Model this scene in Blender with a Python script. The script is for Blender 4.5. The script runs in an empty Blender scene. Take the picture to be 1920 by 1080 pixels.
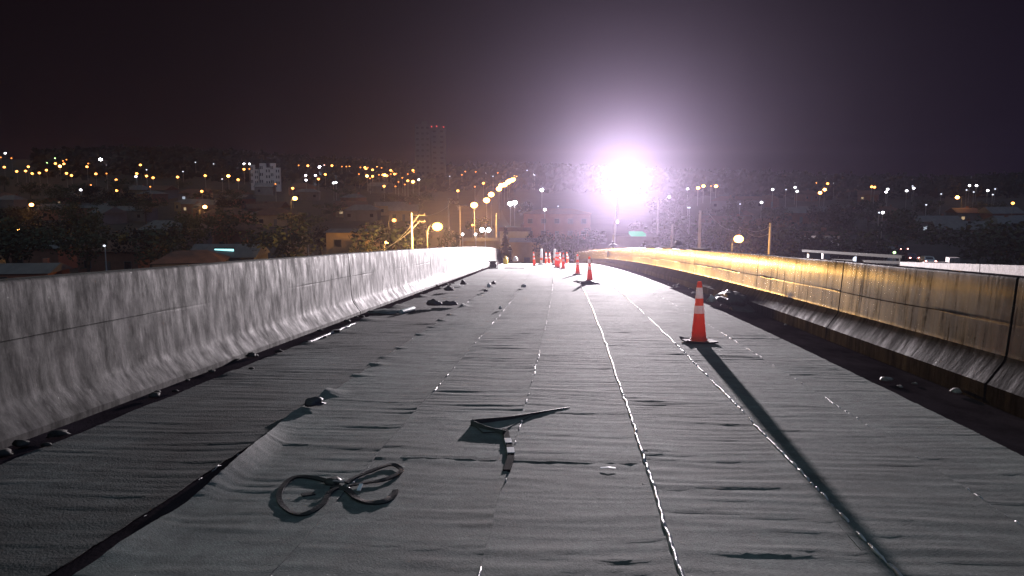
import bpy, bmesh, math, random
from mathutils import Vector, Matrix, noise
S = bpy.context.scene
C = S.collection
PI = math.pi
R = math.radians

# ------------------------------------------------------------------ camera
F = 1450.0                                   # focal length in pixels of the 1920 wide photograph
PITCH = math.atan(195 / F)
YAW = R(4.53)
CAMZ = 1.40
cam_d = bpy.data.cameras.new('camera'); cam = bpy.data.objects.new('camera', cam_d); C.objects.link(cam)
cam_d.sensor_width = 36; cam_d.lens = 36 * F / 1920
cam_d.clip_start = 0.05; cam_d.clip_end = 4000
cam.location = (0, 0, CAMZ); cam.rotation_euler = (PI / 2 - PITCH, 0, YAW)
S.camera = cam
S.render.resolution_x = 1024; S.render.resolution_y = 576

# ------------------------------------------------------------------ night sky
w = bpy.data.worlds.new('World'); S.world = w; w.use_nodes = True
nt = w.node_tree; nt.nodes.clear()
wo = nt.nodes.new('ShaderNodeOutputWorld'); bg = nt.nodes.new('ShaderNodeBackground')
tc = nt.nodes.new('ShaderNodeTexCoord'); sp = nt.nodes.new('ShaderNodeSeparateXYZ')
rp = nt.nodes.new('ShaderNodeValToRGB'); nz = nt.nodes.new('ShaderNodeTexNoise')
mx = nt.nodes.new('ShaderNodeMath'); mx.operation = 'MULTIPLY_ADD'
nz.inputs['Scale'].default_value = 2.2; nz.inputs['Detail'].default_value = 4
nt.links.new(tc.outputs['Generated'], sp.inputs[0]); nt.links.new(tc.outputs['Generated'], nz.inputs['Vector'])
nt.links.new(nz.outputs['Fac'], mx.inputs[0]); mx.inputs[1].default_value = 0.06
nt.links.new(sp.outputs['Z'], mx.inputs[2])
nt.links.new(mx.outputs[0], rp.inputs['Fac'])
cr = rp.color_ramp
cr.elements[0].position = 0.0; cr.elements[0].color = (0.0095, 0.0050, 0.0066, 1)
cr.elements[1].position = 0.35; cr.elements[1].color = (0.0018, 0.0008, 0.0014, 1)
e = cr.elements.new(0.10); e.color = (0.0056, 0.0029, 0.0042, 1)
e = cr.elements.new(0.9); e.color = (0.0014, 0.0009, 0.0016, 1)
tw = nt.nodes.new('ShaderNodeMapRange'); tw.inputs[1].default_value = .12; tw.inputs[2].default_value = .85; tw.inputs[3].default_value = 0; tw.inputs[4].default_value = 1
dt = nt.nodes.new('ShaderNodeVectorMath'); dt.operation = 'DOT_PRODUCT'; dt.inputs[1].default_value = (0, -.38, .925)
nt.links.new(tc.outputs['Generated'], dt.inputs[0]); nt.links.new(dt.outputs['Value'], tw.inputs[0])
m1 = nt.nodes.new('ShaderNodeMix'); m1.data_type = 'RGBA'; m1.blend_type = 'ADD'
m1.inputs[7].default_value = (.155, .215, .19, 1)          # unseen fill glow added overhead and behind the viewer to lift the shadows
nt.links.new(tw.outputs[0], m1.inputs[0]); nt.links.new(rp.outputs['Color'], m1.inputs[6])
rt = nt.nodes.new('ShaderNodeMapRange'); rt.inputs[1].default_value = -.25; rt.inputs[2].default_value = .55; rt.inputs[3].default_value = 0; rt.inputs[4].default_value = 1
nt.links.new(sp.outputs['X'], rt.inputs[0])
m2 = nt.nodes.new('ShaderNodeMix'); m2.data_type = 'RGBA'; m2.blend_type = 'MULTIPLY'; m2.inputs[7].default_value = (.85, .95, 2.1, 1)
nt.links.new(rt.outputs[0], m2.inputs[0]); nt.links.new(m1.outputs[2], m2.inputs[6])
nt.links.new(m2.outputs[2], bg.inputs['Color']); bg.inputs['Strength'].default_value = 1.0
nt.links.new(bg.outputs[0], wo.inputs['Surface'])

S.view_settings.view_transform = 'Standard'; S.view_settings.look = 'None'
S.view_settings.exposure = 0; S.view_settings.gamma = 1
S.view_settings.use_curve_mapping = False
cy = S.cycles
cy.max_bounces = 5; cy.diffuse_bounces = 2; cy.glossy_bounces = 2; cy.transmission_bounces = 4; cy.volume_bounces = 0
cy.sample_clamp_indirect = 1.5; cy.sample_clamp_direct = 25
cy.caustics_reflective = False; cy.caustics_refractive = False
cy.use_denoising = True
cy.use_adaptive_sampling = False

FLOOD_W = 160000.0
SODIUM_W = 18500.0
HAZE_DENSITY = 0.00034
HAZE_G = 0.875

# ------------------------------------------------------------------ geometry of the place
SLOPE, CREST, BEND = 0.0622, 0.00027, 0.00062
GROUND = -12.0
XL, XR = -3.64, 3.46                         # inner faces of the parapets at the deck
def deck_z(y):
    return -SLOPE * y - (CREST * y * y if y > 0 else 0)
def deck_cx(y):
    return -BEND * max(0, y - 3.4) ** 2
def W(x, y, h=0.0):
    """deck coordinates to world"""
    return Vector((x + deck_cx(y), y, deck_z(y) + h))
_cp, _sp, _cy, _sy = math.cos(PITCH), math.sin(PITCH), math.cos(YAW), math.sin(YAW)
def ray(px, py):
    u, v = (px - 960) / F, (540 - py) / F
    x, y, z = u, _cp + v * _sp, -_sp + v * _cp
    return Vector((x * _cy - y * _sy, x * _sy + y * _cy, z))
def at(px, py, Y):
    d = ray(px, py)
    return Vector((0, 0, CAMZ)) + d * (Y / d.y)
def on_deck(px, py):
    """deck x, y under a pixel of the photograph"""
    d = ray(px, py); y = 2.0
    while y < 110:
        p = d * (y / d.y)
        if CAMZ + p.z <= deck_z(y): break
        y += 0.02
    return p.x - deck_cx(y), y
def smooth(a, b, t):
    t = min(1, max(0, (t - a) / (b - a))); return t * t * (3 - 2 * t)
def ground_z(x, y):
    if y < 1: y = 1
    a = x / max(y, 60)
    H = 15 + 7 * smooth(0.15, -0.12, a) + 12 * smooth(-0.1, -0.5, a) + 2.5 * math.sin(a * 9 + 1)
    t = smooth(170, 640, y)
    n = noise.noise((x * 0.008, y * 0.008, 3)) * 3 * t
    return GROUND + H * t + n - 6 * smooth(650, 1100, y)

# ------------------------------------------------------------------ helpers
def tag(o, label=None, cat=None, group=None, kind=None):
    if label: o['label'] = label
    if cat: o['category'] = cat
    if group: o['group'] = group
    if kind: o['kind'] = kind
    return o
def empty(name, loc=(0, 0, 0), rz=0, label=None, cat=None, group=None):
    o = bpy.data.objects.new(name, None); C.objects.link(o); o.location = loc; o.rotation_euler = (0, 0, rz)
    o.empty_display_size = 0.2
    return tag(o, label, cat, group)
class MB:
    def __init__(s): s.v = []; s.f = []; s.sm = []
    def add(s, vs, fs, smooth=False, M=None):
        n = len(s.v)
        s.v += [tuple(M @ Vector(p)) if M else tuple(p) for p in vs]
        for f in fs: s.f.append(tuple(i + n for i in f)); s.sm.append(smooth)
    def box(s, a, b, M=None):
        x0, y0, z0 = a; x1, y1, z1 = b
        s.add([(x0, y0, z0), (x1, y0, z0), (x1, y1, z0), (x0, y1, z0), (x0, y0, z1), (x1, y0, z1), (x1, y1, z1), (x0, y1, z1)],
              [(3, 2, 1, 0), (4, 5, 6, 7), (0, 1, 5, 4), (1, 2, 6, 5), (2, 3, 7, 6), (3, 0, 4, 7)], False, M)
        return s
    def tube(s, pts, r, n=8, M=None, cap=True):
        pts = [Vector(p) for p in pts]; vs = []; fs = []
        rr = r if isinstance(r, (list, tuple)) else [r] * len(pts)
        up = None
        for i, p in enumerate(pts):
            t = (pts[min(i + 1, len(pts) - 1)] - pts[max(i - 1, 0)]).normalized()
            if up is None: up = Vector((0, 0, 1)) if abs(t.z) < .9 else Vector((1, 0, 0))
            a = t.cross(up)
            if a.length < 1e-6: a = t.cross(Vector((1, 0, 0)))
            a.normalize(); b = a.cross(t).normalized(); up = b
            for k in range(n):
                q = 2 * PI * k / n
                vs.append(p + (a * math.cos(q) + b * math.sin(q)) * rr[i])
        for i in range(len(pts) - 1):
            for k in range(n):
                fs.append((i * n + k, i * n + (k + 1) % n, (i + 1) * n + (k + 1) % n, (i + 1) * n + k))
        s.add(vs, fs, True, M)
        if cap:
            m = (len(pts) - 1) * n
            s.add(vs[:n], [tuple(range(n - 1, -1, -1))], False, M)
            s.add(vs[m:], [tuple(range(n))], False, M)
        return s
    def lathe(s, prof, n=24, M=None, closed=True):
        vs = []; fs = []
        for r, z in prof:
            for k in range(n):
                q = 2 * PI * k / n; vs.append((r * math.cos(q), r * math.sin(q), z))
        for i in range(len(prof) - 1):
            for k in range(n): fs.append((i * n + k, i * n + (k + 1) % n, (i + 1) * n + (k + 1) % n, (i + 1) * n + k))
        if closed:
            fs.append(tuple(range(n - 1, -1, -1))); m = (len(prof) - 1) * n; fs.append(tuple(range(m, m + n)))
        s.add(vs, fs, True, M); return s
    def ribbon(s, pts, wid, th, ups=None, M=None):
        """a flat band of width wid and thickness th along pts; ups = direction across the band's face"""
        pts = [Vector(p) for p in pts]; vs = []; fs = []
        for i, p in enumerate(pts):
            t = (pts[min(i + 1, len(pts) - 1)] - pts[max(i - 1, 0)]).normalized()
            u = Vector(ups[i] if isinstance(ups, list) else ups or (0, 0, 1)).normalized()
            a = t.cross(u).normalized(); n = a.cross(t).normalized()
            for sa, sn in ((-1, -1), (1, -1), (1, 1), (-1, 1)):
                vs.append(p + a * (sa * wid / 2) + n * (sn * th / 2))
        for i in range(len(pts) - 1):
            for k in range(4): fs.append((i * 4 + k, i * 4 + (k + 1) % 4, (i + 1) * 4 + (k + 1) % 4, (i + 1) * 4 + k))
        m = (len(pts) - 1) * 4
        fs += [(3, 2, 1, 0), (m, m + 1, m + 2, m + 3)]
        s.add(vs, fs, False, M); return s
    def blob(s, c, rad, seed, amp=0.35, freq=1.6, sub=3, flat=None):
        bm = bmesh.new(); bmesh.ops.create_icosphere(bm, subdivisions=sub, radius=1)
        vs = []
        for v in bm.verts:
            d = v.co.normalized()
            k = 1 + amp * noise.noise(d * freq + Vector((seed * 7.3, seed, 0))) + amp * .5 * noise.noise(d * freq * 2.7 + Vector((seed, 3, seed)))
            k += amp * .35 * abs(noise.noise(d * freq * 5 + Vector((1, seed, 4))))
            p = Vector((d.x * rad[0] * k, d.y * rad[1] * k, d.z * rad[2] * k))
            if flat is not None and p.z < flat: p.z = flat
            vs.append(p + Vector(c))
        bm.verts.index_update()
        s.add(vs, [[v.index for v in f.verts] for f in bm.faces], True); bm.free(); return s
    def build(s, name, mat, parent=None):
        me = bpy.data.meshes.new(name); me.from_pydata(s.v, [], s.f); me.update()
        me.polygons.foreach_set('use_smooth', s.sm)
        me.materials.append(mat)
        o = bpy.data.objects.new(name, me); C.objects.link(o)
        if parent: o.parent = parent
        return o
def kids(o): return [c for c in bpy.data.objects if c.parent == o]
def copy_tree(o, parent=None, ch=None):
    c = o.copy(); C.objects.link(c)
    if parent: c.parent = parent
    for k in kids(o): copy_tree(k, c)
    return c

def mat(name, col, rough=0.8, col2=None, scale=5.0, stretch=(1, 1, 1), bump=0.0, bscale=None, spec=0.5, metal=0.0, detail=6, lo=.35, hi=.65, coords='Object', coat=0, mottle=0):
    m = bpy.data.materials.new(name); m.use_nodes = True
    n = m.node_tree.nodes; l = m.node_tree.links; b = n['Principled BSDF']
    b.inputs['Roughness'].default_value = rough; b.inputs['Metallic'].default_value = metal
    b.inputs['Specular IOR Level'].default_value = spec
    b.inputs['Coat Weight'].default_value = coat
    b.inputs['Base Color'].default_value = (*col, 1)
    t = n.new('ShaderNodeTexCoord'); mp = n.new('ShaderNodeMapping'); mp.inputs['Scale'].default_value = stretch
    l.new(t.outputs[coords], mp.inputs['Vector'])
    if col2:
        z = n.new('ShaderNodeTexNoise'); z.inputs['Scale'].default_value = scale; z.inputs['Detail'].default_value = detail
        z.inputs['Roughness'].default_value = .65
        r = n.new('ShaderNodeValToRGB'); r.color_ramp.elements[0].color = (*col, 1); r.color_ramp.elements[1].color = (*col2, 1)
        r.color_ramp.elements[0].position = lo; r.color_ramp.elements[1].position = hi
        l.new(mp.outputs[0], z.inputs['Vector']); l.new(z.outputs['Fac'], r.inputs[0]); l.new(r.outputs[0], b.inputs['Base Color'])
    if mottle and col2:
        prev = r.outputs[0]
        for sc_, st_, lo_, hi_ in ((.55, (1, .6, 1), .40, .60), (9, (1, 1, 1), .36, .64), (60, (1, 1, 1), .34, .66)):
            mp2 = n.new('ShaderNodeMapping'); mp2.inputs['Scale'].default_value = st_; l.new(t.outputs[coords], mp2.inputs['Vector'])
            zz = n.new('ShaderNodeTexNoise'); zz.inputs['Scale'].default_value = sc_; zz.inputs['Detail'].default_value = 6; zz.inputs['Roughness'].default_value = .7
            l.new(mp2.outputs[0], zz.inputs['Vector'])
            r2 = n.new('ShaderNodeValToRGB'); r2.color_ramp.elements[0].position = lo_; r2.color_ramp.elements[1].position = hi_
            r2.color_ramp.elements[0].color = (1 - mottle, 1 - mottle, 1 - mottle, 1); r2.color_ramp.elements[1].color = (1 + mottle * .3, 1 + mottle * .3, 1 + mottle * .28, 1)
            l.new(zz.outputs['Fac'], r2.inputs[0])
            x = n.new('ShaderNodeMix'); x.data_type = 'RGBA'; x.blend_type = 'MULTIPLY'; x.inputs[0].default_value = 1
            l.new(prev, x.inputs[6]); l.new(r2.outputs[0], x.inputs[7]); prev = x.outputs[2]
        l.new(prev, b.inputs['Base Color'])
    if bump:
        z2 = n.new('ShaderNodeTexNoise'); z2.inputs['Scale'].default_value = bscale or scale * 6; z2.inputs['Detail'].default_value = 5
        bp = n.new('ShaderNodeBump'); bp.inputs['Strength'].default_value = bump; bp.inputs['Distance'].default_value = 0.01
        l.new(mp.outputs[0], z2.inputs['Vector']); l.new(z2.outputs['Fac'], bp.inputs['Height']); l.new(bp.outputs[0], b.inputs['Normal'])
    return m
def emit(name, col, strength):
    m = bpy.data.materials.new(name); m.use_nodes = True
    n = m.node_tree.nodes; n.clear(); l = m.node_tree.links
    o = n.new('ShaderNodeOutputMaterial'); e = n.new('ShaderNodeEmission')
    e.inputs['Color'].default_value = (*col, 1); e.inputs['Strength'].default_value = strength
    l.new(e.outputs[0], o.inputs[0]); m.cycles.emission_sampling = 'NONE'
    return m
def translucent(name, col, rough=.4, k=.5):
    """moulded plastic that lets some light through"""
    m = mat(name, col, rough, tuple(c * .42 + .01 for c in col), 11, (1, 1, .6), bump=.2, bscale=90, lo=.5, hi=.78, detail=8)
    n = m.node_tree.nodes; l = m.node_tree.links
    t = n.new('ShaderNodeBsdfTranslucent'); t.inputs['Color'].default_value = (*[min(1, c * 1.25) for c in col], 1)
    x = n.new('ShaderNodeMixShader'); x.inputs[0].default_value = k
    l.new(n['Principled BSDF'].outputs[0], x.inputs[1]); l.new(t.outputs[0], x.inputs[2])
    l.new(x.outputs[0], n['Material Output'].inputs['Surface'])
    return m
def concrete(name, base, light, dark, tint, rough, rough2, spec, streak=(0.25, 5.5, 0.55), bump=.5, spec_low=None, tint_at=.5):
    """poured concrete: blotches, vertical weather streaks, fine grain"""
    m = bpy.data.materials.new(name); m.use_nodes = True
    n = m.node_tree.nodes; l = m.node_tree.links; b = n['Principled BSDF']
    t = n.new('ShaderNodeTexCoord')
    def ns(scale, st, det=6, rg=.65):
        mp = n.new('ShaderNodeMapping'); mp.inputs['Scale'].default_value = st
        z = n.new('ShaderNodeTexNoise'); z.inputs['Scale'].default_value = scale; z.inputs['Detail'].default_value = det; z.inputs['Roughness'].default_value = rg
        l.new(t.outputs['Object'], mp.inputs['Vector']); l.new(mp.outputs[0], z.inputs['Vector']); return z
    def ramp(z, a, c, p0, p1):
        r = n.new('ShaderNodeValToRGB'); r.color_ramp.elements[0].color = (*a, 1); r.color_ramp.elements[1].color = (*c, 1)
        r.color_ramp.elements[0].position = p0; r.color_ramp.elements[1].position = p1
        l.new(z.outputs['Fac'], r.inputs[0]); return r
    def mix(kind, fac, a, c):
        x = n.new('ShaderNodeMix'); x.data_type = 'RGBA'; x.blend_type = kind
        if isinstance(fac, float): x.inputs[0].default_value = fac
        else: l.new(fac, x.inputs[0])
        l.new(a, x.inputs[6])
        if isinstance(c, tuple): x.inputs[7].default_value = (*c, 1)
        else: l.new(c, x.inputs[7])
        return x.outputs[2]
    big = ramp(ns(1.3, (1, 1, 1.4)), base, light, .38, .64)
    st = ns(1.0, streak, 7, .7); str_ = ramp(st, dark, (1, 1, 1), .36, .56)
    c1 = mix('MULTIPLY', .85, big.outputs[0], str_.outputs[0])
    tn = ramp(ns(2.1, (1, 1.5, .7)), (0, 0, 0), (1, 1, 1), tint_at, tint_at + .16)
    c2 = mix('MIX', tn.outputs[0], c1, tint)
    fine = ramp(ns(38, (1, 1, 1), 4), (.72, .72, .72), (1.1, 1.1, 1.1), .35, .65)
    mot = ramp(ns(9, (1, 1, .8), 5, .7), (.55, .54, .52), (1.2, 1.18, 1.17), .38, .62)
    c25 = mix('MULTIPLY', .9, c2, mot.outputs[0])
    c3 = mix('MULTIPLY', 1.0, c25, fine.outputs[0])
    l.new(c3, b.inputs['Base Color'])
    rr = n.new('ShaderNodeMapRange'); l.new(st.outputs['Fac'], rr.inputs[0]); rr.inputs[1].default_value = .35; rr.inputs[2].default_value = .65
    rr.inputs[3].default_value = rough2; rr.inputs[4].default_value = rough; l.new(rr.outputs[0], b.inputs['Roughness'])
    b.inputs['Specular IOR Level'].default_value = spec
    if spec_low is not None:                     # dirty runs and blotches do not shine
        ds = n.new('ShaderNodeMath'); ds.operation = 'MULTIPLY_ADD'; ds.inputs[1].default_value = .55
        bl = ns(2.3, (1, 1.6, 1.1), 7, .7); l.new(bl.outputs['Fac'], ds.inputs[0])
        s2 = ns(1.0, (streak[0], streak[1] * 1.4, streak[2] * 1.1), 6, .7); l.new(s2.outputs['Fac'], ds.inputs[2])
        sm_ = n.new('ShaderNodeMapRange'); sm_.inputs[1].default_value = .66; sm_.inputs[2].default_value = .88; sm_.inputs[3].default_value = spec_low; sm_.inputs[4].default_value = spec
        l.new(ds.outputs[0], sm_.inputs[0]); l.new(sm_.outputs[0], b.inputs['Specular IOR Level'])
    bz = ns(1.0, (6, 16, 2.0), 6, .6); bz2 = ns(30, (1, 1, 1), 5)
    ad = n.new('ShaderNodeMath'); ad.operation = 'MULTIPLY_ADD'; ad.inputs[1].default_value = .5
    l.new(bz2.outputs['Fac'], ad.inputs[0]); l.new(bz.outputs['Fac'], ad.inputs[2])
    bp = n.new('ShaderNodeBump'); bp.inputs['Strength'].default_value = bump; bp.inputs['Distance'].default_value = .012
    l.new(ad.outputs[0], bp.inputs['Height']); l.new(bp.outputs[0], b.inputs['Normal'])
    return m

M = {}
M['bitumen'] = mat('bitumen_primer', (.016, .012, .014), .85, (.045, .034, .039), 1.7, (1, .5, 1), bump=.35, bscale=70, spec=0.0)
M['membrane'] = mat('mineral_membrane', (.092, .112, .102), .84, (.156, .18, .166), 1.3, (1, 2.2, 1), bump=.38, bscale=100, spec=.45, mottle=.34)
M['membrane_dirty'] = mat('worn_membrane', (.022, .024, .023), .86, (.125, .136, .128), .7, (1, .6, 1), bump=.4, bscale=110, spec=.3, mottle=.4)  # darker membrane copy, the soft shadow at near left put into its colour
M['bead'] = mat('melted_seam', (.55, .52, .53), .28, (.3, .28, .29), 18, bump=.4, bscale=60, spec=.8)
M['bead_dark'] = mat('dark_seam', (.10, .10, .10), .35, (.28, .27, .27), 16, bump=.4, bscale=60, spec=.6)
M['concrete_left'] = concrete('pale_weathered_concrete', (.022, .021, .018), (.072, .064, .061), (.62, .59, .57), (.034, .032, .027), .84, .60, .42, (6, 7.0, 2.6), .14, .10, .40)
M['concrete_right'] = concrete('stained_concrete', (.022, .018, .014), (.07, .054, .038), (.10, .075, .06), (.012, .009, .008), .19, .27, .8, (4, 7.0, 0.8), .08, .05)
M['foot_primer'] = concrete('primer_coated_foot', (.012, .009, .011), (.03, .025, .029), (.25, .2, .22), (.016, .012, .013), .6, .9, .12, (2.5, 8.0, 1.5), .35)
M['concrete_far'] = concrete('grey_concrete', (.30, .27, .28), (.42, .38, .39), (.6, .55, .55), (.26, .24, .25), .7, .6, .4)
M['orange'] = translucent('orange_plastic', (.78, .13, .05), .5, .5)
M['white_band'] = translucent('white_reflective_sleeve', (.80, .82, .80), .35, .45)
M['rubber'] = mat('black_rubber', (.012, .013, .014), .5, (.03, .032, .033), 9, bump=.3, spec=.5)
M['rubber_shiny'] = mat('black_strap', (.012, .013, .015), .32, (.028, .03, .032), 12, bump=.25, bscale=80, spec=.6)
M['strap_black'] = mat('matt_black_webbing', (.008, .008, .009), .9, (.014, .014, .016), 40, bump=.3, bscale=200, spec=.03)
M['white_paint'] = mat('white_tape', (.82, .83, .84), .34, (.76, .76, .78), 20, spec=1.0)
M['tarp'] = mat('dark_tarp', (.016, .016, .02), .55, (.04, .036, .044), 8, bump=.6, bscale=30, spec=.45)
M['paper'] = mat('crumpled_paper', (.62, .58, .58), .7, (.42, .38, .38), 12, bump=.6, bscale=30)
M['tube_teal'] = mat('pale_cardboard', (.36, .48, .45), .6, (.28, .38, .36), 18, bump=.2)
M['roll'] = mat('membrane_back', (.05, .07, .066), .6, (.09, .11, .105), 6, bump=.4, bscale=40)
M['steel'] = mat('galvanised_steel', (.42, .42, .43), .42, (.3, .3, .31), 8, bump=.15, metal=.7)
M['steel_dull'] = mat('dull_painted_steel', (.05, .05, .047), .9, (.035, .035, .033), 7, bump=.2, spec=.1)
M['yellow'] = mat('yellow_plastic', (.75, .50, .06), .45, (.6, .38, .05), 9, bump=.15)
M['sack'] = mat('woven_white_sack', (.66, .58, .58), .75, (.5, .42, .43), 16, bump=.5, bscale=60)
M['engine'] = mat('grey_machine_paint', (.20, .17, .17), .5, (.12, .1, .1), 12, bump=.2)
M['pole'] = mat('concrete_pole', (.36, .33, .33), .8, (.26, .24, .24), 3, (1, 1, .3), bump=.3)
M['wood'] = mat('weathered_plank', (.10, .075, .06), .75, (.05, .038, .032), 4, (1, 8, 8), bump=.4)
M['ground'] = mat('dark_earth', (.022, .017, .014), .95, (.045, .033, .026), .12, bump=.4, bscale=2)
M['asphalt'] = mat('asphalt', (.045, .045, .047), .85, (.065, .062, .062), .8, bump=.4, bscale=30)
M['leaf'] = mat('foliage', (.022, .032, .014), .85, (.045, .055, .028), .9, bump=0)
M['leaf_dark'] = mat('dark_foliage', (.007, .009, .007), .95, (.010, .012, .009), .9)
M['bark'] = mat('bark', (.06, .045, .035), .9, (.1, .08, .06), 4, (1, 1, .2), bump=.6)
M['tile'] = mat('clay_tiles', (.09, .04, .028), .9, (.15, .065, .045), 1.2, (1, 1, 1), bump=.5, bscale=6)
M['tin'] = mat('sheet_roof', (.09, .083, .087), .75, (.14, .13, .132), .8, (1, .2, 1), bump=.4, bscale=5)
M['plaster'] = mat('plaster', (.26, .18, .11), .9, (.34, .25, .16), .6, bump=.2, bscale=8)
M['plaster_red'] = mat('red_plaster', (.18, .08, .06), .9, (.24, .11, .08), .7, bump=.2, bscale=8)
M['plaster_white'] = mat('pale_render', (.60, .57, .58), .8, (.5, .47, .48), .3, bump=.2, bscale=6)
M['plaster_grey'] = mat('grey_render', (.10, .095, .10), .9, (.15, .14, .145), .3, bump=.2, bscale=6)
M['tower_wall'] = mat('tower_render', (.055, .05, .055), .9, (.075, .07, .075), .3)
M['glass'] = mat('dark_glass', (.012, .013, .016), .12, (.02, .02, .024), 2, spec=.5)
M['door'] = mat('metal_door', (.10, .09, .09), .6, (.14, .12, .12), 3)
M['green'] = mat('green_awning', (.05, .34, .22), .6, (.04, .26, .18), 2)
M['skin'] = mat('skin', (.42, .25, .18), .6, (.38, .22, .16), 10)
M['cloth_dark'] = mat('dark_workwear', (.03, .03, .045), .9, (.05, .045, .06), 12, bump=.4)
M['car_white'] = mat('white_car_paint', (.62, .6, .6), .3, (.6, .58, .58), 2, coat=.5)
M['car_red'] = mat('dark_car_paint', (.08, .02, .02), .3, (.07, .018, .018), 2, coat=.5)
E = {
    'o': emit('sodium_glow', (1, .36, .07), 9), 'O': emit('sodium_glow_bright', (1, .40, .085), 22),
    'os': emit('sodium_glow_faint', (1, .30, .06), 3.2), 'w': emit('white_lamp_glow', (.95, .95, 1), 8),
    'W': emit('white_lamp_glow_bright', (.96, .96, 1), 70), 'ws': emit('white_lamp_glow_faint', (.8, .85, 1), 1.6),
    'S': emit('near_sodium_glow', (1, .52, .09), 11),
    'g': emit('green_lamp_glow', (.5, 1, .35), 5), 'r': emit('red_lamp_glow', (1, .08, .08), 1.6),
    'wr': emit('tail_lamp_glow', (1, .35, .3), 16),
    'flood': emit('floodlight_glow', (1, .93, .98), 2500),
    'teal': emit('fluorescent_sign_glow', (.35, .85, .9), 2.2),
    'green_sign': emit('green_sign_glow', (.12, .85, .5), .55),
    'win': emit('lit_window_glow', (1, .72, .4), .5),
    'win_cool': emit('cool_window_glow', (.75, .85, 1), .5),
    'shop': emit('shopfront_glow', (.95, .92, 1), 7),
}

# ------------------------------------------------------------------ setting: ground, roads, bridge deck
m = MB(); ys = [-60, -20, 10, 40, 70, 100] + [120 + 20 * i for i in range(50)] + [1160, 1250]
xs = [-800 + 25 * i for i in range(65)]
vs = [(x, y, ground_z(x, y)) for y in ys for x in xs]; nx = len(xs)
fs = [(j * nx + i, j * nx + i + 1, (j + 1) * nx + i + 1, (j + 1) * nx + i) for j in range(len(ys) - 1) for i in range(nx - 1)]
m.add(vs, fs, True)
tag(m.build('ground', M['ground']), kind='structure')

# road carried by the bridge: slab with real depth
m = MB(); ys = [-12 + 1.5 * i for i in range(9)] + [1 + i for i in range(0, 120)]
vs = []; fs = []
for y in ys:
    for x, h in ((-3.95, 0), (-2, 0), (0, 0), (2, 0), (3.77, 0), (3.77, -.35), (2.6, -1.1), (-2.6, -1.1), (-3.95, -.35)):
        vs.append(W(x, y, h))
for j in range(len(ys) - 1):
    for k in range(9): fs.append((j * 9 + k, j * 9 + (k + 1) % 9, (j + 1) * 9 + (k + 1) % 9, (j + 1) * 9 + k))
fs += [tuple(range(8, -1, -1)), tuple(range((len(ys) - 1) * 9, len(ys) * 9))]
m.add(vs, [f[::-1] for f in fs])
tag(m.build('bridge_road', M['bitumen']), kind='structure')
# ground road beyond the bridge, and the avenue climbing the far hill
def strip(name, pts, wid, material, lift=.03):
    m = MB(); vs = []
    for i, p in enumerate(pts):
        a = Vector(pts[max(i - 1, 0)]); b = Vector(pts[min(i + 1, len(pts) - 1)]); t = (b - a).normalized(); n = Vector((t.y, -t.x))
        for s in (-1, -.33, .33, 1):
            q = Vector(p) + n * wid / 2 * s; vs.append((q.x, q.y, ground_z(q.x, q.y) + lift))
    fs = [(i * 4 + k, i * 4 + k + 1, (i + 1) * 4 + k + 1, (i + 1) * 4 + k) for i in range(len(pts) - 1) for k in range(3)]
    m.add(vs, fs); return tag(m.build(name, material), kind='structure')
AV = [(-9.0, 120), (-13, 150), (-17, 180), (-23, 220), (-30, 270), (-37, 330), (-43, 400), (-50, 480), (-57, 560), (-63, 640)]
def densify(p, k=6):
    out = []
    for a, b in zip(p, p[1:]): out += [(a[0] + (b[0] - a[0]) * i / k, a[1] + (b[1] - a[1]) * i / k) for i in range(k)]
    return out + [p[-1]]
strip('avenue', densify(AV), 11, M['asphalt'], .12)

# ------------------------------------------------------------------ parapets
def parapet(name, side, y0, y1, prof, joints, material, label, foot=None):
    """prof: (distance from the inner foot outward, height); joints: y positions of open joints (grooves 25 mm wide)"""
    m = MB(); y = y0; ys = []
    while y < y1: ys.append(y); y += .5 if y < 40 else 1.5
    ys.append(y1)
    ys = [q for q in ys if all(abs(q - j) > .08 for j in joints)]
    for j in joints: ys += [j - .02, j - .012, j + .012, j + .02]
    ys.sort(); np_ = len(prof); vs = []; fs = []
    x0 = XL if side < 0 else XR
    for y in ys:
        g = any(abs(y - j) < .015 for j in joints)
        for k, (o, h) in enumerate(prof):
            if abs(h - .66) < .001: o -= (.0050 if side < 0 else .0072) * smooth(.12, -.05, noise.noise((y * .28, side * 3, 9)))
            wob = .006 * noise.noise((y * .9, h * 2, side * 5)) if 0 < k < np_ - 2 else 0
            gg = .02 if (g and 0 < k < np_ - 1 and o < .45) else 0
            hh = h + (.03 * noise.noise((y * .35, 11, side)) if .63 < h < .69 else 0) - (gg if k > np_ - 5 else 0) + (.006 * noise.noise((y * .5, 7, side)) if h > .9 else 0)
            vs.append(W(x0 + side * (o + wob + gg), y, hh))
    for j in range(len(ys) - 1):
        for k in range(np_):
            q = (j * np_ + k, j * np_ + (k + 1) % np_, (j + 1) * np_ + (k + 1) % np_, (j + 1) * np_ + k)
            fs.append(q if side > 0 else q[::-1])
    a = tuple(range(np_)); b = tuple(range((len(ys) - 1) * np_, len(ys) * np_))
    fs += [a[::-1], b] if side > 0 else [a, b[::-1]]
    m.add(vs, fs, True)
    o = m.build(name, material)
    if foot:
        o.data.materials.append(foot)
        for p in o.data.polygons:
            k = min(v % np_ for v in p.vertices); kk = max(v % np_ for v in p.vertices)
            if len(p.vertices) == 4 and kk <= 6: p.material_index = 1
    md = o.modifiers.new('edges', 'EDGE_SPLIT'); md.split_angle = R(38)
    return tag(o, label, 'parapet')
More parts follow.
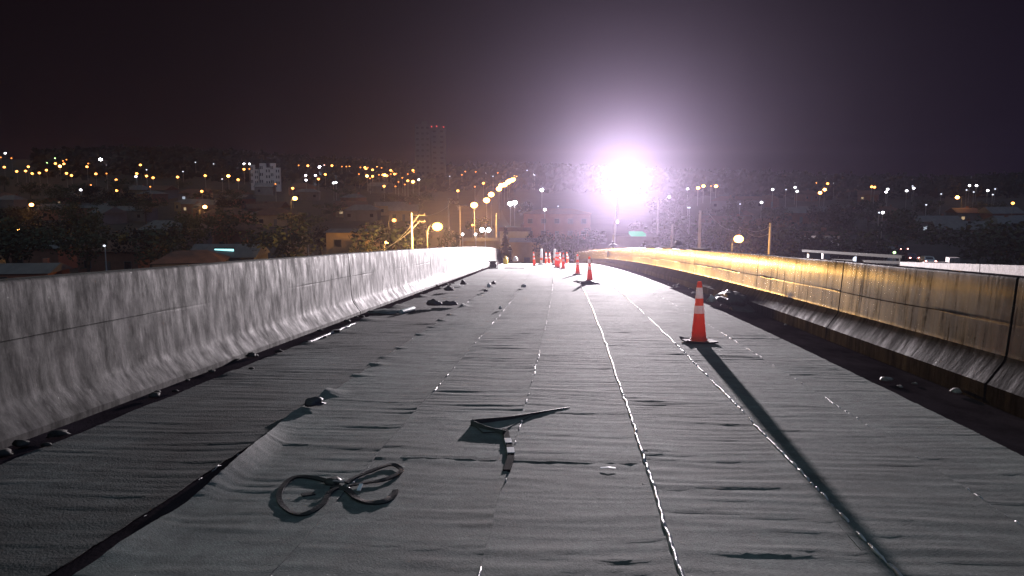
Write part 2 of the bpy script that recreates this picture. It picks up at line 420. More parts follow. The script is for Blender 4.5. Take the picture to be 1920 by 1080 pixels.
def arc(c, r, a0, a1, n): return [(c[0] + r * math.cos(R(a0 + (a1 - a0) * i / n)), c[1] + r * math.sin(R(a0 + (a1 - a0) * i / n))) for i in range(n + 1)]
profL = [(0, -.005), (0, .05), (.012, .062), (.10, .185), (.118, .212), (.130, .236), (.138, .262), (.143, .29), (.150, .36), (.165, .6), (.1668, .635), (.1675, .655), (.173, .66), (.1682, .665), (.1688, .685), (.178, .85), (.190, 1.04), (.196, 1.058), (.21, 1.068), (.29, 1.070), (.31, 1.06), (.31, -.3), (.0, -.3)]
profR = [(0, -.005), (0, .165), (.012, .177), (.10, .31), (.128, .35), (.137, .375), (.142, .40), (.147, .44), (.155, .6), (.1573, .635), (.158, .655), (.166, .66), (.1588, .665), (.1593, .685), (.168, .85), (.180, 1.04), (.186, 1.058), (.20, 1.066), (.29, 1.068), (.31, 1.06), (.31, -.3), (.0, -.3)]
parapet('parapet_wall', -1, -8, 79, profL, [13.1, 21.5, 30, 38.5, 47, 55.5, 64, 72], M['concrete_left'],
        'pale weathered concrete parapet with sloped foot, brightly lit, along the left edge of the deck')
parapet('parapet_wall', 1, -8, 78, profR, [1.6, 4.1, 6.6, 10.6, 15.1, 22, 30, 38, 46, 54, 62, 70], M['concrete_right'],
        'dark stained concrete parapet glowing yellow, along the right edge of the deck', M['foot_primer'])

# ------------------------------------------------------------------ membrane strips
def fold(x, y, seed):
    """height of the wavy folds across a strip"""
    wv = .12 * noise.noise((x * 1.3, y * .8, seed + 50))
    a = noise.noise((x * .6 + seed * 3.1, (y + wv) * 7.2, seed * 1.7))
    b = noise.noise((x * 1.1 + seed * 1.3, (y + wv) * 12.5, seed * 2.9 + 8))
    c = noise.noise((x * .6, y * 1.0, seed * .3 + 20))
    e = noise.noise((x * 2.2 + seed, y * 21, seed + 77))
    r = max(0, 1 - abs(a) * 3.6) ** 2 * .0030 + max(0, 1 - abs(b) * 3.0) ** 2 * .0036 + .0013 * e
    d = noise.noise((x * .7 + seed, y * 2.4, seed + 31))
    return r * (.72 + .5 * smooth(-.3, .4, c)) + .0014 * d
def edge(x, y, seed):
    return .016 * noise.noise((y * 1.7, seed * 4.3, 2)) + .008 * noise.noise((y * 6, seed * 2.3, 5))
bumps = {  # curled up spots on a strip's left edge: (y, length, height)
    1: [(6.35, .22, .06), (7.25, .12, .03), (7.9, .15, .035), (8.35, .12, .03), (9.1, .14, .03), (10.4, .15, .04), (11.3, .12, .03), (12.2, .14, .05),
        (13.2, .2, .05), (14.9, .35, .11), (16.4, .2, .05), (18.0, .2, .06), (19.6, .25, .08), (21.2, .3, .10), (5.6, .6, .03), (4.4, 1.1, .10), (3.1, .6, .035), (2.0, .6, .03)],
    0: [(12.2, .3, .07), (14.6, .5, .09), (17.2, .35, .10), (20.2, .4, .09), (9.4, .2, .04), (10.6, .25, .05), (7.2, .3, .05)],
}
def sheet(i, xa, xb, y0, y1, step, label, material, group, lift=0.0):
    ya = y0; ys = []
    while ya < y1: ys.append(ya); ya += step if ya < 12 else step * 1.6
    ys.append(y1)
    ncol = 10; m = MB(); vs = []; fs = []
    for y in ys:
        l, r = xa + edge(xa, y, i + y0) + (.16 * smooth(5.6, 4.0, y) if i == 1 else 0), xb + edge(xb, y, i + 1 + y0)
        row = []
        for k in range(ncol + 1):
            t = k / ncol; x = l + (r - l) * t
            h = .006 + lift + fold(x, y, i * 1.37 + y0)
            h += .007 * smooth(.10, .0, 1 - t)                    # right edge lies on the next strip
            for by, bl, bh in bumps.get(i, []) if y0 < 10 else []:
                q = abs(y - by) / bl
                if q < 1: h += (1 if by < 6.5 else .6) * bh * (1 - q * q) ** 2 * smooth(.22, 0, t); x += bh * .6 * (1 - q * q) * (1 if t == 0 else 0)
            h = h * (1 if 0 < k < ncol else .9)
            row.append((x, h))
        for x, h in row: vs.append(W(x, y, max(h, .004)))
        # underside
        for x, h in row: vs.append(W(x, y, max(h, .004) - .0045))
    n1 = ncol + 1; st = 2 * n1
    for j in range(len(ys) - 1):
        for k in range(ncol):
            a = j * st + k; fs.append((a, a + 1, a + st + 1, a + st))
            b = a + n1; fs.append((b + st, b + st + 1, b + 1, b))
        a = j * st; fs.append((a + st, a + st + n1, a + n1, a)); a += ncol; fs.append((a, a + n1, a + st + n1, a + st))
    for j, rev in ((0, 0), (len(ys) - 1, 1)):
        for k in range(ncol):
            a = j * st + k; q = (a + n1, a + n1 + 1, a + 1, a); fs.append(q[::-1] if rev else q)
    m.add(vs, fs, True)
    o = m.build('membrane_strip', material)
    md = o.modifiers.new('edges', 'EDGE_SPLIT'); md.split_angle = R(50)
    return tag(o, label, 'roofing strip', group)
def bead(parent, i, xb, y0, y1, rad, cover, material):
    """melted seam along the right edge of a strip, broken into drips"""
    m = MB(); y = y0; run = []
    while y < y1:
        c = .55 * noise.noise((y * 1.3, i * 7.7, 1)) + .8 * noise.noise((y * 10, i * 3.3, 4)) + .4 * noise.noise((y * 22, i, 6)) + (cover - .5) * 1.5
        x = xb + edge(xb, y, i + 1 + parent_y0) + .006 + .006 * noise.noise((y * 11, i, 9))
        q = min(1, max(0, c * 4))
        r = rad * (.45 + .8 * min(1, max(0, c) * 2)) * (1 + .5 * noise.noise((y * 17, i * 5, 2))) * q + .002 * (1 - q)
        run.append((W(x, y, (.010 + r * .35 + .003 * noise.noise((y * 8, 3, i))) * q - .004 * (1 - q)), max(.0015, r)))
        y += .022 if y < 9 else .05
    m.tube([p for p, _ in run], [r for _, r in run], 6)
    if m.v: m.build('seam_bead', material, parent)
EDGES = [-3.34, -2.09, -1.21, -.37, .447, 1.335, 2.16, 2.95]
near_lab = ['dirty darkened near membrane strip lying closest to the left parapet',
            'near membrane strip with curled-up left edge under the black strap coil',
            'near membrane strip between the strap coil and the striped rubber strap',
            'near membrane strip just right of the striped rubber strap, left of the bright white seam',
            'near membrane strip between the bright white seam and the cone shadow',
            'near membrane strip that carries the nearest traffic cone',
            'outermost near membrane strip beside the dark band along the right parapet']
far_lab = ['far membrane strip nearest the left parapet beside the small generator', 'far membrane strip second from the left parapet', 'far membrane strip in line with the small rubble lump',
           'far membrane strip at the middle of the deck', 'far membrane strip under the second nearest cone', 'far bright membrane strip second from the right parapet', 'far membrane strip along the foot of the right parapet']
NEAR0 = [1.2, 1.2, 1.2, 1.2, 1.2, 1.2, 1.2]
for i in range(7):
    parent_y0 = NEAR0[i]
    xa = EDGES[i] - .05; xb = EDGES[i + 1]
    xb += 0 if i < 6 else -.10
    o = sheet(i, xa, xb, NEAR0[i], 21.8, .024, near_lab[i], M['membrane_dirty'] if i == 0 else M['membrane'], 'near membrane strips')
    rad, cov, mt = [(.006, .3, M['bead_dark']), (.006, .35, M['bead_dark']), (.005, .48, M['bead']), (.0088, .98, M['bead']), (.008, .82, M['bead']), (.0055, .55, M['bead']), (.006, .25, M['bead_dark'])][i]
    bead(o, i, xb, NEAR0[i] + .05, 21.7, rad, cov, mt)
for i in range(7):
    parent_y0 = 21.65
    o = sheet(i, EDGES[i] - .05 + .03 * math.sin(i * 2.1), EDGES[i + 1] + .03 * math.sin(i * 2.1 + 2.1), 21.65, 104, .16, far_lab[i], M['membrane'], 'far membrane strips', -.002)
    if i in (2, 3, 4, 5): bead(o, i + 20, EDGES[i + 1] + .03 * math.sin(i * 2.1 + 2.1), 22, 60, .010, .5, M['bead'])

# ------------------------------------------------------------------ floodlight tower standing on the ground beside the bridge
LAMP = at(1168, 337, 58)
fl = empty('floodlight_tower', (at(1152, 470, 58).x, 58, GROUND), 0, 'blazing white floodlight cluster on a thin leaning mast behind the right parapet', 'floodlight')
def rel(o, p): return Vector(p) - Vector(o.location)
top = rel(fl, LAMP) + Vector((-.25, .55, -.2))
m = MB(); m.tube([(-.35, 0, .5), (-.1, .1, 7.5), top + Vector((0, .15, .3))], [.10, .08, .06], 10); m.build('mast', M['steel'], fl)
m = MB(); m.box((-1, -.9, .25), (.8, .9, 1.15)); m.box((-.6, -2.3, .4), (.3, -.9, .5)); m.build('trailer', M['yellow'], fl)
for sx in (-1.1, .9):
    m = MB(); m.lathe([(.1, -.1), (.32, -.1), (.35, -.06), (.35, .06), (.32, .1), (.1, .1)], 20, Matrix.Translation((sx, 0, .35)) @ Matrix.Rotation(PI / 2, 4, 'Y')); m.build('wheel', M['rubber'], fl)
m = MB(); m.tube([top + Vector((-1.1, 0, .1)), top + Vector((1.1, 0, .1))], .05, 8); m.tube([top + Vector((-.9, 0, .75)), top + Vector((.9, 0, .75))], .05, 8); m.build('crossbar', M['steel'], fl)
for sx, sz in ((-.85, -.25), (0, -.25), (.85, -.25), (-.45, .55), (.45, .55)):
    c = top + Vector((sx, -.12, sz))
    hd = MB(); T = Matrix.Translation(c) @ Matrix.Rotation(R(12), 4, 'X')
    hd.box((-.34, 0, -.26), (.34, .2, .26), T); hd.box((-.36, -.03, -.28), (-.33, 0, .28), T); hd.box((.33, -.03, -.28), (.36, 0, .28), T)
    h = hd.build('lamp_head', M['steel'], fl)
    le = MB(); le.box((-.32, -.022, -.24), (.32, -.004, .24), T); le.build('lens', E['flood'], h)
def lamp(name, loc, power, col, radius):
    d = bpy.data.lights.new(name, 'POINT'); d.energy = power; d.color = col; d.shadow_soft_size = radius
    o = bpy.data.objects.new(name, d); C.objects.link(o); o.location = loc; return o
d = bpy.data.lights.new('floodlight_light', 'SPOT'); d.energy = FLOOD_W; d.color = (1, .89, .94); d.shadow_soft_size = .28
d.spot_size = R(158); d.spot_blend = .75; d.show_cone = False
lo = bpy.data.objects.new('floodlight_light', d); C.objects.link(lo); lo.location = LAMP + Vector((.1, -.6, 0))
lo.rotation_euler = (W(-1, 14) - lo.location).to_track_quat('-Z', 'Y').to_euler()

# ------------------------------------------------------------------ traffic cones
def make_cone(H=.79, label='', white=False):
    t = empty('traffic_cone', (0, 0, 0), 0, label, 'cone', 'traffic cones')
    rb, rt = .098, .028
    def rad(z): return rb + (rt - rb) * (z - .03) / (H - .03)
    m = MB(); b = .20
    n = 7; vs = []; fs = []
    for j in range(n):
        for i in range(n):
            x, y = -b + 2 * b * i / (n - 1), -b + 2 * b * j / (n - 1)
            c = (max(0, abs(x) - .12) + max(0, abs(y) - .12)) / .16
            vs.append((x, y, .022 + .03 * c * c * (1 if x < 0 else .4)))
    for j in range(n - 1):
        for i in range(n - 1): a = j * n + i; fs.append((a, a + 1, a + n + 1, a + n))
    k = len(vs); vs += [(x, y, z - .02) for x, y, z in vs]; fs += [tuple(q + k for q in f[::-1]) for f in fs]
    ring = [i for i in range(n)] + [j * n + n - 1 for j in range(1, n)] + [(n - 1) * n + i for i in range(n - 2, -1, -1)] + [j * n for j in range(n - 2, 0, -1)]
    for q, p in zip(ring, ring[1:] + ring[:1]): fs.append((q, q + k, p + k, p))
    m.add(vs, fs); m.build('base', M['rubber'], t)
    k = H / .81
    cuts = [.05, .385 * k, .49 * k, .585 * k, .73 * k, H - .004]
    for j, (z0, z1) in enumerate(zip(cuts, cuts[1:])):
        bandp = j in (1, 3); g = .003 if bandp else 0
        prof = [(rad(z0 + i * (z1 - z0) / 5) + g, z0 + i * (z1 - z0) / 5) for i in range(6)]
        if j == 0: prof = [(rad(.03) + .018, .03), (rad(.03) + .016, .042)] + prof
        if j == 4: prof += [(rt - .006, H), (rt - .012, H)]
        m = MB(); m.lathe(prof, 32, None, False)
        m.build(('body', 'reflective_band', 'orange_collar', 'reflective_band', 'tip')[j], M['white_band'] if bandp else M['orange'], t)
    return t
cones = [  # pixel of the foot, distance given when the foot cannot be seen
    ((1310, 643), None, 'nearest traffic cone, orange with two white bands and a long shadow'),
    ((1106, 528), None, 'traffic cone standing on crumpled black offcuts, second nearest to the viewer'),
    ((1083, 515), None, 'traffic cone alone on the bright deck just beyond the one on black offcuts'),
    ((1056, 505), None, 'squat looking cone with dark base, third beyond the nearest one'),
    ((1047, 503), None, 'orange cone close behind the pair at mid deck, right of two'),
    ((1043, 501.5), None, 'orange cone close behind the pair at mid deck, left of two'),
    ((1002, 499), None, 'leftmost traffic cone of the far row, with a white collar'),
    ((1024, 0), 52, 'slim far cone third from the left of the far row'),
    ((1031, 0), 54, 'slim far cone fourth from the left of the far row'),
    ((1050, 0), 53, 'far cone in front of the end of the right parapet, left of two'),
    ((1064, 0), 54, 'far cone in front of the end of the right parapet, right of two')]
proto = None
for i, ((px, py), Y, lab) in enumerate(cones):
    if Y is None: x, y = on_deck(px, py)
    else: y = Y; x = at(px, 480, y).x - deck_cx(y)
    if proto is None: o = proto = make_cone(.79, lab)
    else: o = copy_tree(proto); o['label'] = lab
    o.location = W(x, y, .012); o.rotation_euler = (-math.atan(SLOPE + 2 * CREST * y), 0, [.12, .5, .2, .0, .7, .3, .9, .2, .5, .1, .6][i])
bpy.context.view_layer.update()
# white delineator posts
post0 = None
for px, Y, lab in ((1015, 48, 'white plastic delineator post left of the slim far cones'), (1040, 47, 'white plastic delineator post right of the slim far cones')):
    if post0 is None:
        post0 = empty('delineator_post', (0, 0, 0), 0, lab, 'delineator', 'delineator posts')
        m = MB(); m.lathe([(.21, 0), (.22, .03), (.2, .06), (.09, .085)], 24); m.build('base', M['rubber'], post0)
        m = MB(); m.lathe([(.085, .085), (.08, .5), (.065, .95), (.03, 1.0)], 20); m.build('post', M['white_band'], post0)
        m = MB(); m.lathe([(.0845, .30), (.086, .305), (.083, .44), (.081, .445)], 20, None, False); m.build('band', M['orange'], post0)
        o = post0
    else: o = copy_tree(post0); o['label'] = lab
    o.location = W(at(px, 490, Y).x - deck_cx(Y), Y, .01)

# ------------------------------------------------------------------ things lying on the membrane
def dk(px, py, h=0.0):
    x, y = on_deck(px, py); return W(x, y, h)
def spline(pts, n=8):
    pts = [Vector(p) for p in pts]; out = []
    P_ = [pts[0] * 2 - pts[1]] + pts + [pts[-1] * 2 - pts[-2]]
    for i in range(1, len(P_) - 2):
        a, b, c, d = P_[i - 1:i + 3]
        for k in range(n):
            t = k / n
            out.append(.5 * ((2 * b) + (c - a) * t + (2 * a - 5 * b + 4 * c - d) * t * t + (3 * b - a - 3 * c + d) * t ** 3))
    return out + [pts[-1]]
# coil: strap standing on edge in two loops
t = empty('strap_coil', dk(640, 925, .02), 0, 'black rubber strap coiled in two loose loops tied at the middle', 'strap')
def dr(px, py, h): return rel(t, dk(px, py, h))
loop1 = [(640, 920), (600, 905), (555, 900), (530, 918), (524, 943), (545, 965), (575, 968), (606, 950), (618, 930), (640, 918)]
def upright(pts, wid, th):
    """strap standing on its edge: a band whose width is vertical"""
    mb = MB(); vs = []; fs = []; ww = wid
    for i, p in enumerate(pts):
        if isinstance(ww, tuple): wid = ww[0] + (ww[1] - ww[0]) * i / (len(pts) - 1)
        tn = (pts[min(i + 1, len(pts) - 1)] - pts[max(i - 1, 0)]); tn.z = 0; tn.normalize(); s = Vector((tn.y, -tn.x, 0))
        tw = .35 * noise.noise((i * .15, wid * 90, 3))
        up = (Vector((0, 0, 1)) + s * tw).normalized()
        for a, b in ((-1, -1), (1, -1), (1, 1), (-1, 1)): vs.append(p + s * (a * th / 2) + up * (b * wid / 2))
    for i in range(len(pts) - 1):
        for k in range(4): fs.append((i * 4 + k, i * 4 + (k + 1) % 4, i * 4 + 4 + (k + 1) % 4, i * 4 + 4 + k))
    q = (len(pts) - 1) * 4; fs += [(3, 2, 1, 0), (q, q + 1, q + 2, q + 3)]
    mb.add(vs, fs); return mb
def flat(pts, wid, th):
    """strap lying nearly flat, rocking a little from side to side"""
    mb = MB(); ups = []
    for i, p in enumerate(pts):
        tn = pts[min(i + 1, len(pts) - 1)] - pts[max(i - 1, 0)]; s_ = Vector((tn.y, -tn.x, 0)).normalized()
        ups.append(Vector((0, 0, 1)) + s_ * (.45 * noise.noise((i * .09, wid * 77, th * 900))))
    mb.ribbon(pts, wid, th, ups); return mb
flat(spline([dr(x, y, .013 + .004 * math.sin(i)) for i, (x, y) in enumerate(loop1)], 8), .028, .009).build('loop', M['rubber_shiny'], t)
loop2 = [(622, 918), (650, 925), (668, 940), (690, 948), (720, 946), (738, 935), (742, 925)]
flat(spline([dr(x, y, .014) for x, y in loop2], 8), .034, .010).build('loop', M['rubber_shiny'], t)
loop3 = [(655, 918), (690, 912), (722, 905), (748, 893), (752, 886), (738, 878), (720, 880), (690, 892), (662, 905), (650, 912)]
flat(spline([dr(x, y, .018) for x, y in loop3], 8), .026, .008).build('loop', M['rubber_shiny'], t)
m = MB(); m.blob(dr(625, 910, .018), (.05, .05, .018), 3, .4, sub=2); m.build('knot', M['rubber'], t)
m = MB(); c = dr(675, 923, .024); m.ribbon([c + Vector((-.002, .035, .004)), c + Vector((.002, -.035, -.004))], .020, .006); m.build('white_tag', M['white_paint'], t)
m = MB(); m.ribbon([dr(566, 935, .012), dr(590, 929, .010)], .035, .008); m.build('strap_end', M['rubber'], t)
m = MB(); c = dr(635, 915, .036); m.ribbon([c + Vector((-.03, 0, 0)), c + Vector((.035, -.01, .0))], .02, .006); m.build('buckle', M['steel'], t)
# striped strap end
t = empty('rubber_strap', dk(955, 845, 0), 0, 'short black strap with two white bands lying on the seam', 'strap')
def strap_pt(px, py, h): return rel(t, dk(px, py, h))
pts = spline([strap_pt(947, 812, .022), strap_pt(950, 824, .018), strap_pt(955, 842, .019), strap_pt(958, 862, .020), strap_pt(950, 888, .014)], 6)
m = MB(); m.ribbon(pts, .042, .014); m.build('strap', M['strap_black'], t)
for a, b in ((8, 11), (14, 17)):
    m = MB(); m.ribbon([p + Vector((0, 0, .003)) for p in pts[a:b + 1]], .046, .016); m.build('white_band', M['white_paint'], t)
# folded offcut, with a flap standing up a little
t = empty('membrane_offcut', dk(930, 790, 0), 0, 'folded dark membrane offcut with a raised flap casting a wide shadow', 'offcut')
pts = spline([rel(t, dk(1068, 766, .010)), rel(t, dk(1010, 778, .014)), rel(t, dk(960, 790, .022)), rel(t, dk(885, 800, .028))], 8)
upright(pts, (.006, .05), .006).build('flap', M['rubber'], t)
pts = spline([rel(t, dk(883, 800, .028)), rel(t, dk(910, 809, .024)), rel(t, dk(948, 817, .02))], 8)
upright(pts, (.045, .03), .006).build('fold', M['roll'], t)
m = MB(); q = [rel(t, dk(x, y, h)) for x, y, h in ((884, 797, .012), (1000, 781, .012), (940, 812, .012), (905, 815, .012))]
m.add(q + [p + Vector((0, 0, .004)) for p in q], [(3, 2, 1, 0), (4, 5, 6, 7), (0, 1, 5, 4), (1, 2, 6, 5), (2, 3, 7, 6), (3, 0, 4, 7)]); m.build('sheet', M['membrane'], t)
# slip of white film on the cross lap
m = MB(); c = dk(1140, 883, .016); m.ribbon([(-.045, 0, 0), (0, .004, .004), (.045, 0, .001)], .018, .003); o = m.build('film_scrap', M['white_paint']); o.location = c
tag(o, 'thin white slip of film on the near membrane left of the bright seam', 'scrap')
# cross laps
def lap(name, x0, x1, y, label, h=.012):
    m = MB(); pts = [W(x0 + (x1 - x0) * i / 40, y + .02 * noise.noise((i * .4, y, 1)), h + .006 * noise.noise((i * .7, y, 3)) + .004) for i in range(41)]
    o = pts[0].copy(); m.ribbon([p - o for p in pts], .05, .006); q = m.build(name, M['membrane']); q.location = o
    return tag(q, label, 'lap strip')
lap('lap_strip', -1.05, .43, 4.56, 'narrow cross lap over the near strips behind the strap coil', .005)

# pale cardboard core sticking out of a rolled offcut
def roll(pxa, pya, pxb, pyb, r, name, label, core=True, mt='roll'):
    a = dk(pxa, pya); b = dk(pxb, pyb); t = empty(name, a, 0, label, 'offcut')
    d = b - a
    m = MB(); m.tube([(0, 0, r * .9), d * .5 + Vector((.02, 0, r * 1.05)), d + Vector((0, 0, r * .9))], r, 14); m.build('roll', M[mt], t)
    if core:
        u = d.normalized(); m = MB(); m.tube([u * -.012 + Vector((0, 0, r * .9)), u * .01 + Vector((0, 0, r * .9))], r * .8, 14); m.build('core', M['tube_teal'], t)
        u = d.normalized(); m = MB(); m.tube([u * -.018 + Vector((0, 0, r * .9)), u * -.011 + Vector((0, 0, r * .9))], r * .45, 12); m.build('hole', M['sack'], t)
    return t
roll(752, 590, 775, 583, .045, 'cardboard_tube', 'pale teal cardboard tube lying at the left edge of the strips', True, 'tube_teal')
def lump(px, py, rad, seed, name, label, mt, cat, group=None, amp=.45):
    m = MB(); m.blob((0, 0, rad[2] * .55), rad, seed, amp, 1.7, 3, 0.0)
    o = m.build(name, M[mt]); o.location = dk(px, py, .008); return tag(o, label, cat, group)
lump(720, 588, (.30, .22, .035), 4, 'tarp_piece', 'flat dark green film beside the pale teal tube', 'roll', 'film')
lump(815, 578, (.14, .10, .10), 6, 'tarp_piece', 'black crumpled offcut behind the pale teal tube, white speck on it', 'tarp', 'offcut')
lump(840, 576, (.17, .10, .07), 7, 'membrane_offcut', 'black offcut with a raised right end beside the crumpled one', 'tarp', 'offcut')
lump(842, 549, (.11, .12, .10), 8, 'membrane_offcut', 'dark rolled offcut on the raised strip edge, nearer of two', 'tarp', 'offcut')
lump(869, 537, (.09, .10, .10), 9, 'membrane_offcut', 'dark rolled offcut on the raised strip edge, farther of two', 'tarp', 'offcut')
lump(926, 536, (.07, .07, .08), 10, 'membrane_offcut', 'small dark offcut at the left end of the dark cross lap', 'tarp', 'offcut')
lump(917, 542, (.06, .14, .09), 11, 'paper_scrap', 'pale crumpled wrapper at the left end of the dark cross lap', 'paper', 'wrapper')
lump(911, 549, (.05, .07, .05), 12, 'membrane_offcut', 'tiny dark offcut just nearer than the pale crumpled wrapper', 'tarp', 'offcut')
lump(982, 542, (.06, .07, .075), 13, 'rubble_lump', 'small pale lump with a dark shadow alone on the middle strip', 'paper', 'lump')
lump(938, 583, (.03, .03, .05), 14, 'paper_scrap', 'tiny upright white scrap on the near strip left of centre', 'paper', 'wrapper')
lump(590, 766, (.07, .07, .05), 15, 'membrane_offcut', 'dark knob of offcut at the end of the curled strip edge', 'tarp', 'offcut')
# black offcuts round the second cone
t = empty('offcut_pile', dk(1106, 531, .0), 0, 'flat black offcuts spread under the second nearest cone', 'offcuts')
m = MB(); m.blob((-.15, .12, .02), (.32, .28, .035), 21, .5, 1.4, 3, 0); m.build('sheet', M['tarp'], t)
m = MB(); m.blob((.02, -.55, .04), (.26, .20, .09), 22, .6, 1.8, 3, 0); m.build('crumple', M['tarp'], t)
m = MB(); m.ribbon([(-.9, -.5, .015), (-.4, -.42, .03), (.2, -.5, .02), (.9, -.42, .012)], .12, .01); m.build('strip', M['rubber'], t)
# heap by the right parapet
t = empty('tarp_heap', dk(1375, 575, .0), 0, 'dark heap of tarpaulin slumped against the foot of the right parapet', 'tarpaulin')
m = MB(); m.blob((0, 0, .10), (.30, .62, .17), 31, .45, 1.9, 4, 0); m.build('heap', M['tarp'], t)
m = MB(); m.blob((.05, -.75, .05), (.26, .45, .08), 32, .5, 1.9, 3, 0); m.build('tail', M['tarp'], t)
t = empty('plastic_bag', dk(1335, 572, .0), 0, 'torn white plastic bag caught on the front of the dark tarpaulin heap', 'bag')
m = MB(); m.blob((0, 0, .08), (.10, .12, .09), 33, .7, 2.4, 3, 0); m.build('bag', M['paper'], t)
m = MB(); m.ribbon(spline([(.05, .05, .12), (.12, .1, .2), (.2, .12, .24), (.26, .1, .22)], 5), .07, .006); m.build('handle', M['paper'], t)
# rubble along both parapet feet
rnd = random.Random(4)
rub = []
for k in range(46):
    side = -1 if k < 30 else 1
    y = 4.2 + 20 * rnd.random() ** 1.3
    x = (XL + .04 + rnd.random() * .35) if side < 0 else (XR - .05 - rnd.random() * .45)
    s = .018 + .03 * rnd.random()
    m = MB(); m.blob((0, 0, s * .4), (s, s * 1.4, s * .7), 50 + k, .5, 1.8, 2, 0)
    o = m.build('concrete_chunk', M['concrete_left'] if side < 0 else M['concrete_far']); o.location = W(x, y, .004); o.rotation_euler[2] = rnd.random() * 3
    tag(o, 'small broken concrete crumb along the foot of the left parapet' if side < 0 else 'small broken concrete crumb along the foot of the right parapet', 'rubble',
        'crumbs by the left parapet' if side < 0 else 'crumbs by the right parapet')
# mortar splashes at the left foot
m = MB(); y = 9.4; pts = []
while y < 11.6: pts.append((W(XL + .33 + .03 * noise.noise((y * 4, 1, 1)), y, .016), .012 + .012 * abs(noise.noise((y * 6, 2, 2))))); y += .06
o0 = pts[0][0].copy(); m.tube([p - o0 for p, _ in pts], [r for _, r in pts], 6); o = m.build('mortar_ridge', M['bead']); o.location = o0
tag(o, 'shiny white ridge of mortar on the deck beside the left parapet foot', 'mortar')

# far machine, can, sack, plank
x, y = on_deck(924, 504)
t = empty('generator', W(x, y, .01), .3, 'small grey engine in a tube frame on the deck by the left parapet', 'generator')
m = MB()
for sx in (-.2, .2):
    m.tube(spline([(sx, -.16, 0), (sx, -.17, .3), (sx, -.1, .36), (sx, .1, .36), (sx, .17, .3), (sx, .16, 0)], 4), .014, 8)
for yy, zz in ((-.165, .02), (.165, .02), (-.1, .36), (.1, .36)): m.tube([(-.2, yy, zz), (.2, yy, zz)], .014, 8)
m.build('frame', M['steel_dull'], t)
m = MB(); m.box((-.14, -.12, .04), (.08, .12, .22)); m.build('engine', M['engine'], t)
m = MB(); m.lathe([(.03, -.14), (.085, -.13), (.09, 0), (.085, .13), (.03, .14)], 16, Matrix.Translation((0, 0, .28)) @ Matrix.Rotation(PI / 2, 4, 'Y')); m.build('tank', M['engine'], t)
m = MB(); m.lathe([(.02, -.03), (.11, -.03), (.12, 0), (.11, .03), (.02, .03)], 16, Matrix.Translation((.14, 0, .14)) @ Matrix.Rotation(PI / 2, 4, 'Y')); m.build('fan_housing', M['rubber'], t)
yy = 50; x = at(948, 488, yy).x - deck_cx(yy)
t = empty('jerry_can', W(x, yy, .01), .2, 'yellow plastic can on the bright deck near the end of the left parapet', 'can')
m = MB(); m.lathe([(.13, 0), (.15, .03), (.15, .36), (.12, .42), (.05, .44)], 20); m.build('body', M['yellow'], t)
m = MB(); m.lathe([(.05, .44), (.05, .49), (.03, .5)], 14); m.build('cap', M['rubber'], t)
m = MB(); m.tube(spline([(-.1, 0, .42), (-.06, 0, .5), (.06, 0, .5), (.1, 0, .42)], 4), .014, 8); m.build('handle', M['yellow'], t)
yy = 49; x = at(966, 488, yy).x - deck_cx(yy)
t = empty('cement_sack', W(x, yy, .01), 0, 'pale standing sack right of the yellow can', 'sack')
m = MB(); m.blob((0, 0, .22), (.17, .14, .24), 41, .3, 1.5, 3, 0); m.build('sack', M['sack'], t)
m = MB(); m.blob((.02, 0, .46), (.06, .05, .06), 42, .4, 1.9, 2); m.build('tied_neck', M['sack'], t)
x, y = on_deck(965, 503.4)
m = MB(); m.box((-.5, -.12, 0), (.5, .12, .03)); o = m.build('plank', M['wood']); o.location = W(x, y, .012); o.rotation_euler = (-math.atan(SLOPE + 2 * CREST * y), 0, .05)
tag(o, 'dark plank lying across the bright deck right of the small engine', 'plank')
